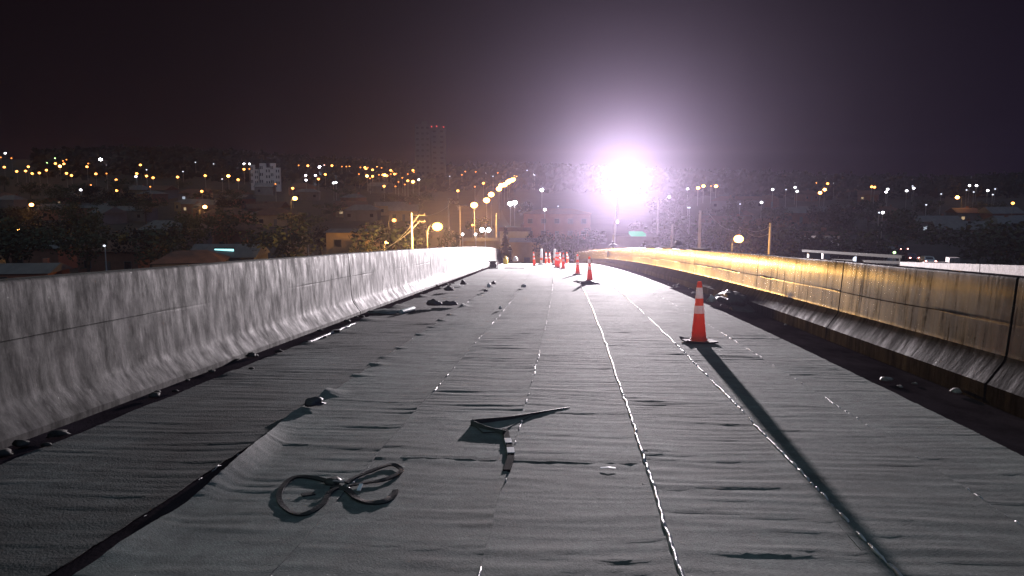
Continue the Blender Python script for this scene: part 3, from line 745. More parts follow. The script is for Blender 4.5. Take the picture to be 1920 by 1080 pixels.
# worker standing beyond the end of the deck
def person(loc, rz, label):
    me = bpy.data.meshes.new('person')
    J = {'hip': (0, 0, .95), 'waist': (0, 0, 1.1), 'chest': (0, .01, 1.33), 'neck': (0, .01, 1.48), 'head0': (0, -.01, 1.56), 'head1': (0, -.015, 1.66), 'head2': (0, -.01, 1.72)}
    sk = [('hip', .14), ('waist', .125), ('chest', .15), ('neck', .055), ('head0', .075), ('head1', .09), ('head2', .06)]
    vs = []; es = []; rs = []; idx = {}
    def av(n, p, r): idx[n] = len(vs); vs.append(p); rs.append(r)
    for n, r in sk: av(n, J[n], r)
    for a, b in zip(sk, sk[1:]): es.append((idx[a[0]], idx[b[0]]))
    for s in (-1, 1):
        n = str(s)
        for nm, p, r, par in (('sh' + n, (s * .17, .01, 1.42), .06, 'chest'), ('el' + n, (s * .24, -.02, 1.14), .045, 'sh' + n), ('wr' + n, (s * .2, -.18, .98), .032, 'el' + n), ('ha' + n, (s * .19, -.25, .95), .035, 'wr' + n),
                              ('th' + n, (s * .10, 0, .88), .095, 'hip'), ('kn' + n, (s * .12, -.03, .5), .065, 'th' + n), ('an' + n, (s * .13, .02, .09), .045, 'kn' + n), ('to' + n, (s * .14, -.16, .04), .04, 'an' + n)):
            av(nm, p, r); es.append((idx[par], idx[nm]))
    me.from_pydata(vs, es, []); o = bpy.data.objects.new('person', me); C.objects.link(o)
    me.materials.append(M['cloth_dark'])
    md = o.modifiers.new('skin', 'SKIN'); sb = o.modifiers.new('sub', 'SUBSURF'); sb.levels = 1; sb.render_levels = 2
    for v, r in zip(me.skin_vertices[0].data, rs): v.radius = (r, r)
    me.skin_vertices[0].data[0].use_root = True
    o.location = loc; o.rotation_euler = (0, 0, rz)
    tag(o, label, 'person')
    m = MB(); m.lathe([(.115, 1.66), (.13, 1.665), (.105, 1.70), (.085, 1.76), (.03, 1.79)], 16, Matrix.Translation((0, -.01, 0))); m.build('helmet', M['white_band'], o)
    m = MB(); m.lathe([(.162, 1.2), (.164, 1.2), (.166, 1.25), (.164, 1.25)], 18, None, False); m.build('reflective_belt', M['white_band'], o)
    return o
yy = 80.0; x = at(956, 480, yy).x - deck_cx(yy)
person(W(x, yy, .01), .3, 'worker in dark clothes standing at the far end of the left parapet')

# on and behind the right parapet
def on_top(px, Y): return W(XR + .25, Y, 1.068)
def wall_y(px):
    y = 8.0
    while y < 76:
        p = W(XR + .25, y, 1.07); d = ray(px, 470)
        if p.x <= d.x / d.y * y: return y
        y += .05
    return 76
for px, L, lab in ((1222, 2.6, 'flat dark plank on top of the right parapet, left of the black bag'), (1252, 2.2, 'flat dark plank on top of the right parapet, touching the black bag'), (1312, 1.8, 'flat dark plank on top of the right parapet, right of the black bag')):
    y = wall_y(px); m = MB(); m.box((-.09, -L / 2, 0), (.09, L / 2, .05)); o = m.build('plank', M['wood']); o.location = on_top(px, y); o.rotation_euler = (-math.atan(SLOPE + 2 * CREST * y), 0, .02 + 2 * BEND * y); tag(o, lab, 'plank')
y = wall_y(1272); m = MB(); m.blob((0, 0, .12), (.13, .16, .14), 61, .5, 1.8, 3, 0); o = m.build('tool_bag', M['tarp']); o.location = on_top(0, y); tag(o, 'bulky black bag sitting on top of the right parapet', 'bag')
y = 50.5; m = MB(); m.blob((0, 0, .13), (.26, .22, .16), 62, .3, 1.4, 3, 0); m.blob((-.05, 0, .33), (.07, .07, .12), 63, .25, 1.5, 2); m.v = m.v
o = m.build('tarp_bundle', M['cloth_dark']); o.location = W(XR + .2, 47.5, 1.068); tag(o, 'dark peaked tarpaulin bundle on the right parapet beside the floodlight mast', 'bundle')  # peaked lump built from a silhouette, without settling what it is
t = empty('hanging_bag', W(XR + .14, 49.5, .62), 0, 'dark bag hung over the inner face of the right parapet below the floodlight', 'bag')
m = MB(); m.blob((-.07, 0, .12), (.06, .12, .22), 64, .3, 1.4, 3); m.build('bag', M['tarp'], t)
m = MB(); m.tube(spline([(-.07, .05, .32), (-.02, .05, .5), (.2, .05, .49)], 4), .012, 6); m.build('cord', M['rubber'], t)
# conduits running along the outside edge of the parapet
for k, (off, h, lab) in enumerate(((.35, 1.03, 'grey pipe along the outer top edge of the right parapet, closer of two'), (.62, 1.00, 'grey pipe along the outer top edge of the right parapet, outer of two'))):
    t = empty('conduit_pipe', W(XR + off, -2, h), 0, lab, 'pipe', 'pipes outside the right parapet')
    m = MB(); m.tube([rel(t, W(XR + off, -2 + .5 * i, h + .006 * noise.noise((i * .3, k, 1)))) for i in range(30)], .028, 8); m.build('pipe', M['steel_dull'], t)
    for i in range(6):
        q = rel(t, W(XR + .31, 1 + i * 2, h)); m = MB(); m.box((q.x - .005, q.y - .02, q.z - .06), (q.x + off - .28, q.y + .02, q.z - .025)); m.build('bracket', M['steel'], t)

# ------------------------------------------------------------------ second ramp with its wall, rail and cars, to the right
def wall_seg(p0, p1, top_h, th, name, material, label, joints=()):
    t = empty(name, p0, 0, label, 'wall'); d = (p1 - p0); L = d.length; u = d.normalized(); n = Vector((u.y, -u.x, 0)).normalized()
    cuts = [0] + [j * L for j in joints] + [L]
    m = MB()
    for a, b in zip(cuts, cuts[1:]):
        a += .02; b -= .02; q = []
        for s, hh in ((a, 0), (b, 0)):
            for o_, z in ((0, -top_h), (th, -top_h), (th - .05, 0), (.05, 0)): q.append(u * s + n * o_ + Vector((0, 0, z)))
        m.add(q, [(0, 1, 2, 3), (7, 6, 5, 4), (0, 4, 5, 1), (1, 5, 6, 2), (2, 6, 7, 3), (3, 7, 4, 0)])
    m.build('panel', material, t); return t
a = at(1690, 491, 26); b = at(1990, 500, 16.5)
ws = wall_seg(a, b, 1.1, -.3, 'ramp_wall', M['concrete_far'], 'pale concrete wall of the neighbouring ramp beyond the right parapet', (.62,))
m = MB()                                         # deck of that ramp
q = []; yy = [8 + 4 * i for i in range(19)]
for y in yy:
    for x, h in ((11.1, -.45), (18, -.45), (18, -1.2), (11.1, -1.2)): q.append(W(x, y, h))
fs = [(j * 4 + k, j * 4 + (k + 1) % 4, j * 4 + 4 + (k + 1) % 4, j * 4 + 4 + k) for j in range(18) for k in range(4)]
m.add(q, [f[::-1] for f in fs] + [(0, 1, 2, 3), (75, 74, 73, 72)]); tag(m.build('ramp_road', M['asphalt']), kind='structure')
# guard rail
ga, gb = at(1506, 470, 37), at(1694, 482, 26)
t = empty('guard_rail', ga, 0, 'grey steel guard rail with posts above the right parapet top', 'guard rail')
d = gb - ga
m = MB(); m.ribbon([(0, 0, 0), d], .12, .10); m.build('top_rail', M['steel_dull'], t)
la, lb = at(1550, 487, 34), at(1720, 494, 24.8)
m = MB(); m.ribbon([la - ga, lb - ga], .12, .09); m.build('lower_rail', M['steel_dull'], t)
for px in (1626, 1692):
    s = (px - 1506) / 188; p = d * s; m = MB(); m.box((p.x - .07, p.y - .05, p.z - .9), (p.x + .07, p.y + .05, p.z - .02)); m.build('post', M['steel_dull'], t)
p = d * .04; m = MB(); m.box((p.x + .1, p.y - .15, p.z - .9), (p.x + .95, p.y + .15, p.z - .07)); m.build('end_block', M['rubber'], t)
p = d * .29; m = MB(); m.box((p.x - .12, p.y - .12, p.z - .9), (p.x + .16, p.y + .1, p.z - .06)); m.build('bracket_block', M['steel'], t)
c = at(1604, 486, 30); t = empty('round_reflector', c - Vector((0, 0, .8)), 0, 'round white reflector disc on a short post under the guard rail', 'reflector')
m = MB(); m.tube([(0, 0.03, 0), (0, .03, .75)], .03, 8); m.build('post', M['steel'], t)
m = MB(); m.lathe([(.02, -.03), (.085, -.03), (.1, 0), (.085, .03), (.02, .035)], 20, Matrix.Translation((0, 0, .8)) @ Matrix.Rotation(PI / 2, 4, 'X')); m.build('disc', E['ws'], t)  # disc emits a faint glow in place of reflected light
# stub wall post
c = at(1786, 492, 40); m = MB(); m.box((-.25, -.2, -1.6), (.25, .2, .25)); m.box((-1.4, -.1, -1.6), (-.25, .1, .02)); o = m.build('wall_stub', M['concrete_far']); o.location = c
tag(o, 'short concrete stub with a square head beyond the ramp wall', 'wall stub')
# cars on the ramp road beyond
def car(loc, rz, paint, label):
    t = empty('parked_car' if False else 'car', loc, rz, label, 'car', 'cars on the neighbouring road')
    prof = [(-2.05, .35), (-2.1, .7), (-1.95, .92), (-1.5, .98), (-1.05, 1.40), (.35, 1.42), (1.0, .98), (1.85, .85), (2.05, .65), (2.05, .35)]
    m = MB(); vs = []; fs = []
    for x, k in ((-.82, .0), (-.86, .0), (.86, 0), (.82, 0)):
        for y, z in prof: vs.append(((x * (.82 if z > 1.1 else 1)), y, z))
    n = len(prof)
    for j in range(3):
        for k in range(n): fs.append((j * n + k, j * n + (k + 1) % n, (j + 1) * n + (k + 1) % n, (j + 1) * n + k))
    fs += [tuple(range(n - 1, -1, -1)), tuple(range(3 * n, 4 * n))]
    m.add(vs, fs); m.build('body', paint, t)
    for sx in (-.8, .8):
        for sy in (-1.3, 1.3):
            m = MB(); m.lathe([(.1, -.1), (.3, -.1), (.32, 0), (.3, .1), (.1, .1)], 16, Matrix.Translation((sx, sy, .32)) @ Matrix.Rotation(PI / 2, 4, 'Y')); m.build('wheel', M['rubber'], t)
        m = MB(); m.box((sx * .95 - .12, -2.14, .68), (sx * .95 + .12, -2.08, .82)); m.build('tail_lamp', E['wr'], t)
    m = MB(); m.box((-.6, -1.47, 1.02), (.6, -1.44, 1.04)); m.add([(-.6, -1.48, 1.02), (.6, -1.48, 1.02), (.55, -1.12, 1.36), (-.55, -1.12, 1.36)], [(0, 1, 2, 3)]); m.build('rear_window', M['glass'], t)
    return t
def car_at(px, py, rz, paint, label):
    y = 90.0
    while y < 400:
        p = at(px, py, y)
        if p.z - ground_z(p.x, p.y) <= .78: break
        y += 1
    return car((p.x, p.y + 2.1, ground_z(p.x, p.y) + .03), rz, paint, label)
car_at(1748, 490, -.1, M['car_white'], 'pale car with two lit tail lamps beyond the ramp wall')
car_at(1712, 484, .12, M['car_red'], 'dark car with lit tail lamps just right of the guard rail end')
car_at(1690, 467, .3, M['car_red'], 'dark car with red tail lamps farther off above the guard rail')
strip('side_street', [(30, 118), (50, 130), (66, 122), (100, 108)], 9, M['asphalt'], .02)
# ------------------------------------------------------------------ town: lamps
bulb_me = {}
def bulb_mesh(kind):
    if kind not in bulb_me:
        m = MB(); m.blob((0, 0, 0), (1, 1, .8), 1, 0, 1, 2); o = m.build('tmp', E[kind]); bulb_me[kind] = o.data; bpy.data.objects.remove(o)
    return bulb_me[kind]
m = MB(); m.tube([(0, 0, 0), (0, 0, 1)], [.011, .008], 6); _o = m.build('tmp', M['pole']); pole_me = _o.data; bpy.data.objects.remove(_o)
def place_on_ray(px, py, hgt, y0=95, y1=900):
    y = y0
    while y < y1:
        p = at(px, py, y)
        if p.z - ground_z(p.x, p.y) <= hgt: return p
        y += 3
    return at(px, py, 640)
def town_lamp(px, py, kind, label, group, hgt=7.5, scale=1.0, Y=None, name='street_lamp', cat='street lamp'):
    p = at(px, py, Y) if Y else place_on_ray(px, py, hgt)
    g = ground_z(p.x, p.y)
    h = p.z - g
    if h < 1.0 or h > 30: h = 5.0
    t = empty(name, (p.x, p.y, p.z - h), 0, label, cat, group)
    D = p.y
    o = bpy.data.objects.new('pole', pole_me); C.objects.link(o); o.parent = t; o.scale = (9, 9, h)
    o = bpy.data.objects.new('bulb', bulb_mesh(kind)); C.objects.link(o); o.parent = t; o.location = (0, -.12, h)
    r = min(.9, .17 + D * .00115) * scale
    o.scale = (r, r, r)
    return t
def regions(x, y):
    if x < 150: return 'on the hillside at the far left'
    if x < 300: return 'on the left hillside below the bright white lamp'
    if x < 460: return 'on the hillside left of the pale apartment slabs'
    if x < 545: return 'around the pale apartment slabs'
    if x < 640: return 'right of the pale apartment slabs'
    if x < 720: return 'in the dense cluster left of the tower'
    if x < 800: return 'at the foot of the tower'
    if x < 1100: return 'between the tower and the floodlight'
    if x < 1360: return 'on the skyline right of the floodlight'
    if x < 1520: return 'on the right hillside above the lone sodium lamp'
    if x < 1700: return 'on the right hillside above the guard rail'
    return 'at the far right of the hillside'
z1 = '''30,262,w 5,285,os 65,290,os 25,340,o 95,364,o 160,338,o 145,362,o 182,376,o 222,373,o 262,357,o 265,315,g 310,290,g 312,320,o 338,335,O 360,322,o 355,305,os 375,298,os 375,375,o 403,387,o 480,312,os 490,338,o 497,320,os 566,297,W 540,378,o 600,376,os 655,412,o 657,472,o 455,468,w 512,440,os 790,328,o 770,376,o 765,393,w 825,355,ws 825,390,o 862,400,o 846,450,os 1000,396,o 1030,365,ws 1100,313,ws 1202,322,ws 1155,388,o 1250,407,ws 1285,390,O 1340,411,o 1136,476,o 1373,322,w 1403,322,w 1373,352,o 1403,350,os 1550,435,os 1647,459,o 1680,330,os 1732,332,o 1800,340,W 1825,328,os 1868,330,os 1720,387,w 1775,387,w 1722,413,w 1792,407,o 1830,381,o 1876,429,w 1890,426,w 590,782,ws'''
z2 = '''72,408,W 100,395,ws 153,398,o 220,404,os 250,404,os 272,407,o 345,410,os 375,410,o 383,420,o 395,412,os 427,427,o 457,410,o 488,413,os 390,468,O 427,470,o 470,460,os 510,462,O 497,460,o 524,466,o 550,430,o 550,455,os 562,438,os 575,455,o 588,452,os 628,480,os 700,430,o 706,442,os 665,455,os 665,500,o 700,507,O 740,493,w 645,525,os 602,507,os 505,537,o 582,538,os 335,455,os 410,484,os 1053,438,os 1123,440,os 948,470,ws 1030,460,os 1190,450,ws 1240,470,ws 1272,447,os 1470,430,ws 1510,461,w 1521,463,ws 1003,568,o 1118,540,os 1175,517,o 1570,562,W 1590,695,w 1680,672,ws'''
z4 = '''145,185,w 240,238,ws 248,238,ws 238,145,w 290,140,O 317,130,O 380,131,O 355,130,os 663,147,w 607,212,w 500,220,ws 730,148,ws 775,137,w 785,157,w 775,117,ws 810,117,ws 877,117,o 938,118,o 970,115,ws 900,164,O 923,148,O 1158,134,o 1172,136,o 1238,146,w 1230,160,w 1333,154,w 1368,141,w 1362,130,ws 1505,170,ws 1647,128,w 1682,128,w 1632,150,ws 1668,160,ws 1738,153,w 1775,145,ws 1763,173,ws 1430,224,ws 1863,216,o 1213,263,w 1195,263,ws 1270,462,g'''
big = {'o': 'small orange', 'O': 'bright orange', 'os': 'faint orange speck of a', 'w': 'small white', 'W': 'bright white', 'ws': 'faint white speck of a', 'g': 'greenish', 'r': 'red'}
allb = []
for s, k, ox, oy in ((z1, 3, 0, 200), (z2, 3.6, 580, 200), (z4, 2.6667, 1200, 300)):
    for q in s.split():
        a, b, c = q.split(','); allb.append((ox + float(a) / k, oy + float(b) / k, c))
for x, y, c in allb:
    g = f'{big[c]} street lamp {regions(x, y)}'
    if x < 300 and x > 180 and c == 'W': g = 'brightest white lamp standing above the left skyline'
    sc = {'o': 1, 'O': 1.25, 'os': .62, 'w': .95, 'W': 1.35, 'ws': .6, 'g': .6}[c]
    town_lamp(x, y, c, g, g, scale=sc)
# avenue lamps
av = [(1113, 665), (1197, 632), (1228, 593), (1280, 555), (1295, 532), (1318, 527), (1350, 503), (1370, 495), (1385, 483), (1395, 473), (1405, 463), (1420, 452), (1376, 490), (1390, 478), (1412, 458), (1340, 511)]
avY = [150, 180, 215, 255, 285, 305, 350, 385, 420, 455, 490, 530, 400, 440, 510, 335]
for (a, b), Y in zip(av, avY):
    g = 'orange street lamp in the row climbing the avenue left of the floodlight'
    town_lamp(580 + a / 3.6, 200 + b / 3.6, 'O', g, 'avenue street lamps', scale=2.0, Y=Y)

# nearer street lamps with an arm, that light their surroundings
def armed_lamp(px, py, Y, label, power, col, kind, r, arm=1.6, side=1, globe=False):
    p = at(px, py, Y); g = ground_z(p.x, p.y); h = p.z - g
    t = empty('street_lamp', (p.x - side * arm, p.y + .3, g), 0, label, 'street lamp')
    m = MB(); m.tube([(0, 0, 0), (0, 0, h * .94)], [.12, .07], 10); m.build('pole', M['steel_dull'], t)
    m = MB(); m.tube(spline([(0, 0, h * .9), (side * arm * .3, -.1, h + .15), (side * arm, -.3, h + .2)], 4), .035, 8); m.build('arm', M['steel_dull'], t)
    m = MB(); T = Matrix.Translation((side * arm, -.3, h + .16)); m.box((-.3, -.14, 0), (.3, .14, .12), T); m.build('lamp_head', M['steel'], t)
    m = MB(); m.blob((side * arm, -.3, h), (r, r, r * .8), 1, 0, 1, 3); m.build('bulb', E[kind], t)
    if power: lamp('street_lamp_light', p + Vector((0, -r - .25, -.3)), power, col, .2)
    return t
SOD = (1, .50, .13)
armed_lamp(820, 425, 92, 'glaring yellow sodium street lamp just beyond the left parapet', SODIUM_W, (1, .55, .16), 'S', .62, 1.3, 1)
armed_lamp(1385, 448, 80, 'lone orange sodium street lamp behind the right parapet', 1300, SOD, 'O', .46, .6, 1)
armed_lamp(726, 455, 110, 'low orange lamp beside the orange lit building', 3500, SOD, 'O', .34, .5, 1)
armed_lamp(739, 413, 150, 'small orange street lamp above the low one by the orange building', 1500, SOD, 'o', .4, 1.2, 1)
armed_lamp(553, 372, 190, 'round orange street lamp alone in the dark trees below the pale slabs', 1200, SOD, 'O', .56, 1.2, 1)
armed_lamp(384, 388, 170, 'orange street lamp lighting its own pole and a red roof', 2500, SOD, 'O', .46, 1.4, 1)
armed_lamp(35, 431, 130, 'orange street lamp low at the far left over dark roofs', 1300, SOD, 'O', .42, 1.2, -1)
armed_lamp(59, 384, 190, 'orange street lamp at the far left, higher than the one over dark roofs', 800, SOD, 'O', .5, 1.2, 1)
armed_lamp(1795, 370, 260, 'orange street lamp with a visible pole on the right hillside', 800, SOD, 'O', .6, 1.5, -1)
armed_lamp(1157, 416, 120, 'small white lamp just under the floodlight glare', 0, SOD, 'W', .2, .5, 1)
lamp('avenue_light', at(905, 405, 150), 12000, SOD, .5)
lamp('slab_light', at(500, 312, 325), 1100, (.8, .85, 1), 1)
lamp('white_hill_light', at(600, 330, 400), 4000, (.6, .7, 1), 1)
# twin globe lamp
p = at(910, 433, 120); g = ground_z(p.x, p.y); t = empty('globe_lamp', (p.x, p.y, g), 0, 'twin white globe lamp on one post beyond the left parapet', 'lamp')
m = MB(); m.tube([(0, 0, 0), (0, 0, p.z - g)], .06, 8); m.tube([(-.5, 0, p.z - g - .1), (.5, 0, p.z - g - .1)], .04, 8); m.build('post', M['steel'], t)
for sx in (-.52, .52):
    m = MB(); m.blob((sx, 0, p.z - g + .15), (.33, .33, .33), 1, 0, 1, 3); m.build('globe', E['W'], t)
for px, py, Y in ((886, 422, 140), (892, 439, 120), (867.5, 439, 120)):
    town_lamp(px, py, 'W' if py > 430 else 'o', 'small warm lamp low among the poles left of the twin globe lamp', 'warm lamps by the twin globe', Y=Y, scale=.6)

# ------------------------------------------------------------------ poles and cables
def util_pole(px, ptop, Y, label, arms=1, th=.15):
    p = at(px, ptop, Y); g = ground_z(p.x, p.y); h = p.z - g
    t = empty('utility_pole', (p.x, p.y, g), 0, label, 'pole', 'concrete utility poles')
    m = MB(); m.tube([(0, 0, 0), (0, 0, h)], [th * 1.35, th * .8], 10); m.build('shaft', M['pole'], t)
    for k in range(arms):
        z = h - .35 - .75 * k
        m = MB(); m.box((-.2, -.06, z), (1.7, .06, z + .12)); m.tube([(.1, 0, z - .6), (.9, 0, z)], .03, 6); m.build('crossarm', M['wood'], t)
        for sx in (.2, .9, 1.6):
            m = MB(); m.lathe([(.03, 0), (.06, .03), (.04, .1), (.06, .14), (.02, .2)], 8, Matrix.Translation((sx, 0, z + .12))); m.build('insulator', M['glass'], t)
    return Vector((p.x, p.y, p.z))
P1 = util_pole(771, 399, 92, 'tall pale utility pole with crossarms left of the yellow sodium lamp', 2, .17)
P2 = util_pole(841, 372, 130, 'thin utility pole rising behind the yellow sodium lamp', 2, .14)
P3 = util_pole(1313, 395, 85, 'pale utility pole right of the floodlight', 1, .16)
P4 = util_pole(1445, 418, 80, 'utility pole right of the lone sodium lamp', 1, .16)
P5 = util_pole(1261, 420, 90, 'short pale utility pole between floodlight and its taller neighbour', 0, .14)
P6 = util_pole(862, 385, 150, 'thin utility pole at the foot of the avenue lamps', 1, .13)
P7 = util_pole(1234, 370, 130, 'slender pole half lost in the floodlight glare', 0, .14)
P8 = util_pole(578, 458, 115, 'short pole just above the left parapet below the dark trees', 0, .1)
P9 = util_pole(1388, 425, 110, 'small pole with crossarm behind the lone sodium lamp', 1, .12)
P10 = util_pole(931, 400, 150, 'pale pole in front of the orange lit yard', 0, .15)
def cable(a, b, sag, label):
    a, b = Vector(a), Vector(b); m = MB()
    m.tube([a.lerp(b, i / 16) - a - Vector((0, 0, sag * 4 * (i / 16) * (1 - i / 16))) for i in range(17)], .022, 5)
    o = m.build('power_cable', M['pole']); o.location = a; return tag(o, label, 'cable', 'power cables')
dn = Vector((.9, 0, -.3))
cable(P1 + dn, at(722, 468, 80), .4, 'sloping cable left of the tall pole by the sodium lamp, upper of two')
cable(P1 + Vector((.9, 0, -1.1)), at(718, 466, 80), .4, 'sloping cable left of the tall pole by the sodium lamp, lower of two')
cable(P1 + dn, P2 + dn, .8, 'cable from the tall pole over the sodium lamp')
cable(P2 + dn, P6 + Vector((.2, 0, -.3)), .6, 'cable running on towards the avenue lamps')
cable(P3 + dn, P9 + Vector((.2, 0, -.2)), .9, 'cable from the pale pole right of the floodlight')
cable(P9 + dn, P4 + Vector((.2, 0, -.2)), .5, 'cable above the lone sodium lamp')
cable(P9 + Vector((.9, 0, -.7)), P4 + Vector((.2, 0, -.9)), .6, 'lower cable above the lone sodium lamp')

# ------------------------------------------------------------------ buildings
def window(parent, x, y, z, w, h, face, lit=None):
    """window in the wall facing -y (face 0) or +x / -x (face 1 / -1)"""
    m = MB(); f = .07
    def bx(mb, a, b, c, d, o0, o1):
        if face == 0: mb.box((a, y - o1, c), (b, y - o0, d))
        else:
            q0, q1 = (x + o0, x + o1) if face > 0 else (x - o1, x - o0); mb.box((q0, a, c), (q1, b, d))
    c0 = x if face == 0 else y
    for a, b, c, d in ((c0 - w / 2, c0 - w / 2 + f, z, z + h), (c0 + w / 2 - f, c0 + w / 2, z, z + h), (c0 - w / 2 + f, c0 + w / 2 - f, z, z + f), (c0 - w / 2 + f, c0 + w / 2 - f, z + h - f, z + h)): bx(m, a, b, c, d, .003, .06)
    fr = m.build('window', M['plaster_grey'], parent)
    m = MB(); bx(m, c0 - w / 2 + f, c0 + w / 2 - f, z + f, z + h - f, .004, .03); m.build('pane', lit or M['glass'], fr)
def house(px, py, Y, w, d, h, rh, label, wall, roof, group=None, rz=0, lit=0, hip=False, base=None, seed=0):
    """py: pixel row of the eaves"""
    p = at(px, py, Y); g = ground_z(p.x, p.y) if base is None else base
    hh = max(2.4, p.z - g) if h is None else h
    t = empty('house', (p.x, p.y, g), rz, label, 'house', group)
    m = MB(); m.box((-w / 2, -d / 2, -3), (w / 2, d / 2, hh)); m.build('wall', wall, t)
    o = .35; m = MB(); ins = w * .3 if hip else 0
    A = [(-w / 2 - o, -d / 2 - o, hh + .003), (w / 2 + o, -d / 2 - o, hh + .003), (w / 2 + o, d / 2 + o, hh + .003), (-w / 2 - o, d / 2 + o, hh + .003), (-w / 2 - o + ins, 0, hh + rh), (w / 2 + o - ins, 0, hh + rh)]
    m.add(A, [(3, 2, 1, 0), (0, 1, 5, 4), (2, 3, 4, 5), (1, 2, 5), (3, 0, 4)])
    B = [(x, y, z - .12) for x, y, z in A]
    rf = m.build('roof', roof, t)
    rr = random.Random(seed)
    nwin = max(1, int(w / 3)); nf = max(1, int(hh / 3))
    for f in range(nf):
        for k in range(nwin):
            xx = -w / 2 + w * (k + .5) / nwin; z = f * 2.9 + 1.0
            if f == 0 and k == nwin // 2:
                m = MB(); m.box((xx - .45, -d / 2 - .05, .02), (xx + .45, -d / 2 - .003, 2.1)); m.build('door', M['door'], t); continue
            window(t, xx, -d / 2, z, 1.2, 1.15, 0, (E['win'] if rr.random() < .7 else E['win_cool']) if rr.random() < lit else None)
    if rr.random() < .5:
        m = MB(); m.box((w * .2, d * .1, hh + rh * .4), (w * .2 + .6, d * .1 + .6, hh + rh + .5)); m.build('chimney', M['plaster_red'], rf)
    return t
house(665, 434, 118, 7.2, 6, None, .45, 'orange lit flat roofed building with a dark shutter above the left parapet', M['plaster'], M['tin'], seed=1)
house(430, 478, 108, 9, 8, None, 1.6, 'long low house with a pale roof beside the teal lit sign', M['plaster_grey'], M['tin'], rz=.15, seed=2)
house(360, 488, 96, 8, 7, None, 1.3, 'low grey roofed house touching the top of the left parapet', M['plaster_grey'], M['tile'], rz=.3, seed=3, hip=True)
house(230, 468, 112, 10, 7, None, 1.5, 'red roofed house between the dark roofs at left', M['plaster_red'], M['tile'], rz=-.1, seed=4)
house(80, 463, 116, 8, 6, None, 1.0, 'house with a pale sheet roof under the far left lamp', M['plaster_red'], M['tin'], rz=.1, seed=5)
house(425, 402, 165, 9, 7, None, 1.5, 'red roofed house lit by the lamp with the visible pole', M['plaster_red'], M['tile'], rz=.2, seed=6, hip=True)
house(330, 430, 135, 10, 7, None, 1.6, 'dark house with a long pale sloping roof in the middle of the left quarter', M['plaster_grey'], M['tin'], rz=-.35, seed=7)
house(455, 430, 150, 9, 7, None, 1.4, 'red walled house right of the long sloping roof', M['plaster_red'], M['tile'], rz=.1, seed=8, hip=True)
house(55, 508, 92, 7, 6, None, 1.0, 'dark house with a lit doorway at the far left edge of the parapet', M['plaster_red'], M['tin'], rz=.2, seed=9)
house(520, 440, 140, 8, 7, None, 1.3, 'dark red roofed house in the unlit quarter above the parapet', M['plaster_grey'], M['tile'], rz=-.2, seed=10)
# centre beyond the crest
house(920, 450, 135, 9, 6, None, .4, 'orange lit yard wall and shed behind the twin globe lamp', M['plaster'], M['tin'], seed=11)
house(966, 432, 128, 4.6, 5, None, .5, 'narrow two storey house behind the dark conifer', M['plaster'], M['tile'], seed=12)
house(990, 452, 122, 5, 5, None, .5, 'pinkish low house right of the dark conifer', M['plaster'], M['tin'], seed=13)
house(1045, 400, 190, 16, 8, None, 1.2, 'wide reddish building beyond the end of the deck', M['plaster_red'], M['tile'], seed=14, hip=True)
house(1240, 455, 115, 7, 6, None, .6, 'dim low building between two poles right of the floodlight', M['plaster_grey'], M['tin'], seed=15)
house(1530, 440, 118, 5.2, 5, None, .5, 'small white walled building with red trim above the guard rail', M['plaster_white'], M['tile'], seed=16)
house(1640, 468, 105, 4, 4, None, .5, 'pale low shed just above the guard rail', M['plaster_white'], M['tin'], seed=17)
lamp('shed_light', at(1528, 452, 112), 500, (1, .85, .85), .2)
rnd = random.Random(21)
for k in range(34):
    px = rnd.uniform(0, 760); py = rnd.uniform(345, 405); 
    p = place_on_ray(px, py, 4.0)
    house(px, py, p.y, rnd.uniform(7, 12), rnd.uniform(6, 8), 3.2, rnd.uniform(1.2, 2), 'unlit house in the dark quarter on the left, beyond the lit red roof', M[rnd.choice(['plaster_grey', 'plaster_red', 'plaster'])], M[rnd.choice(['tile', 'tin'])], 'dark houses on the left', rnd.uniform(-.6, .6), .10, rnd.random() < .5, seed=100 + k)
for k in range(22):
    px = rnd.uniform(1280, 1920); py = rnd.uniform(355, 430)
    p = place_on_ray(px, py, 4.0)
    house(px, py, p.y, rnd.uniform(7, 12), rnd.uniform(6, 8), 3.2, rnd.uniform(1.2, 2), 'unlit house on the dark hillside at right', M[rnd.choice(['plaster_grey', 'plaster_red'])], M[rnd.choice(['tile', 'tin'])], 'dark houses on the right', rnd.uniform(-.6, .6), .08, rnd.random() < .5, seed=200 + k)
# fluorescent sign
p = at(421, 468, 106); t = empty('lit_sign', (p.x, p.y, ground_z(p.x, p.y)), 0, 'teal white lit shop canopy just above the left parapet', 'sign')
h = p.z - ground_z(p.x, p.y); m = MB(); m.box((-1.45, -.1, h - .3), (1.45, .1, h + .3)); m.build('frame', M['steel_dull'], t)
m = MB(); m.box((-1.4, -.14, h - .26), (1.4, -.103, h + .1)); m.build('light_panel', E['teal'], t)
m = MB(); m.tube([(-1.2, 0, 0), (-1.2, 0, h - .3)], .06, 8); m.build('post', M['steel'], t)
m = MB(); m.tube([(1.2, 0, 0), (1.2, 0, h - .3)], .06, 8); m.build('post', M['steel'], t)
for px, py, lab in ((957, 382, 'glaring white forecourt lamp below the avenue row, left of two'), (965, 380, 'glaring white forecourt lamp below the avenue row, right of two')):
    town_lamp(px, py, 'W', lab, None, Y=230, scale=1.75)
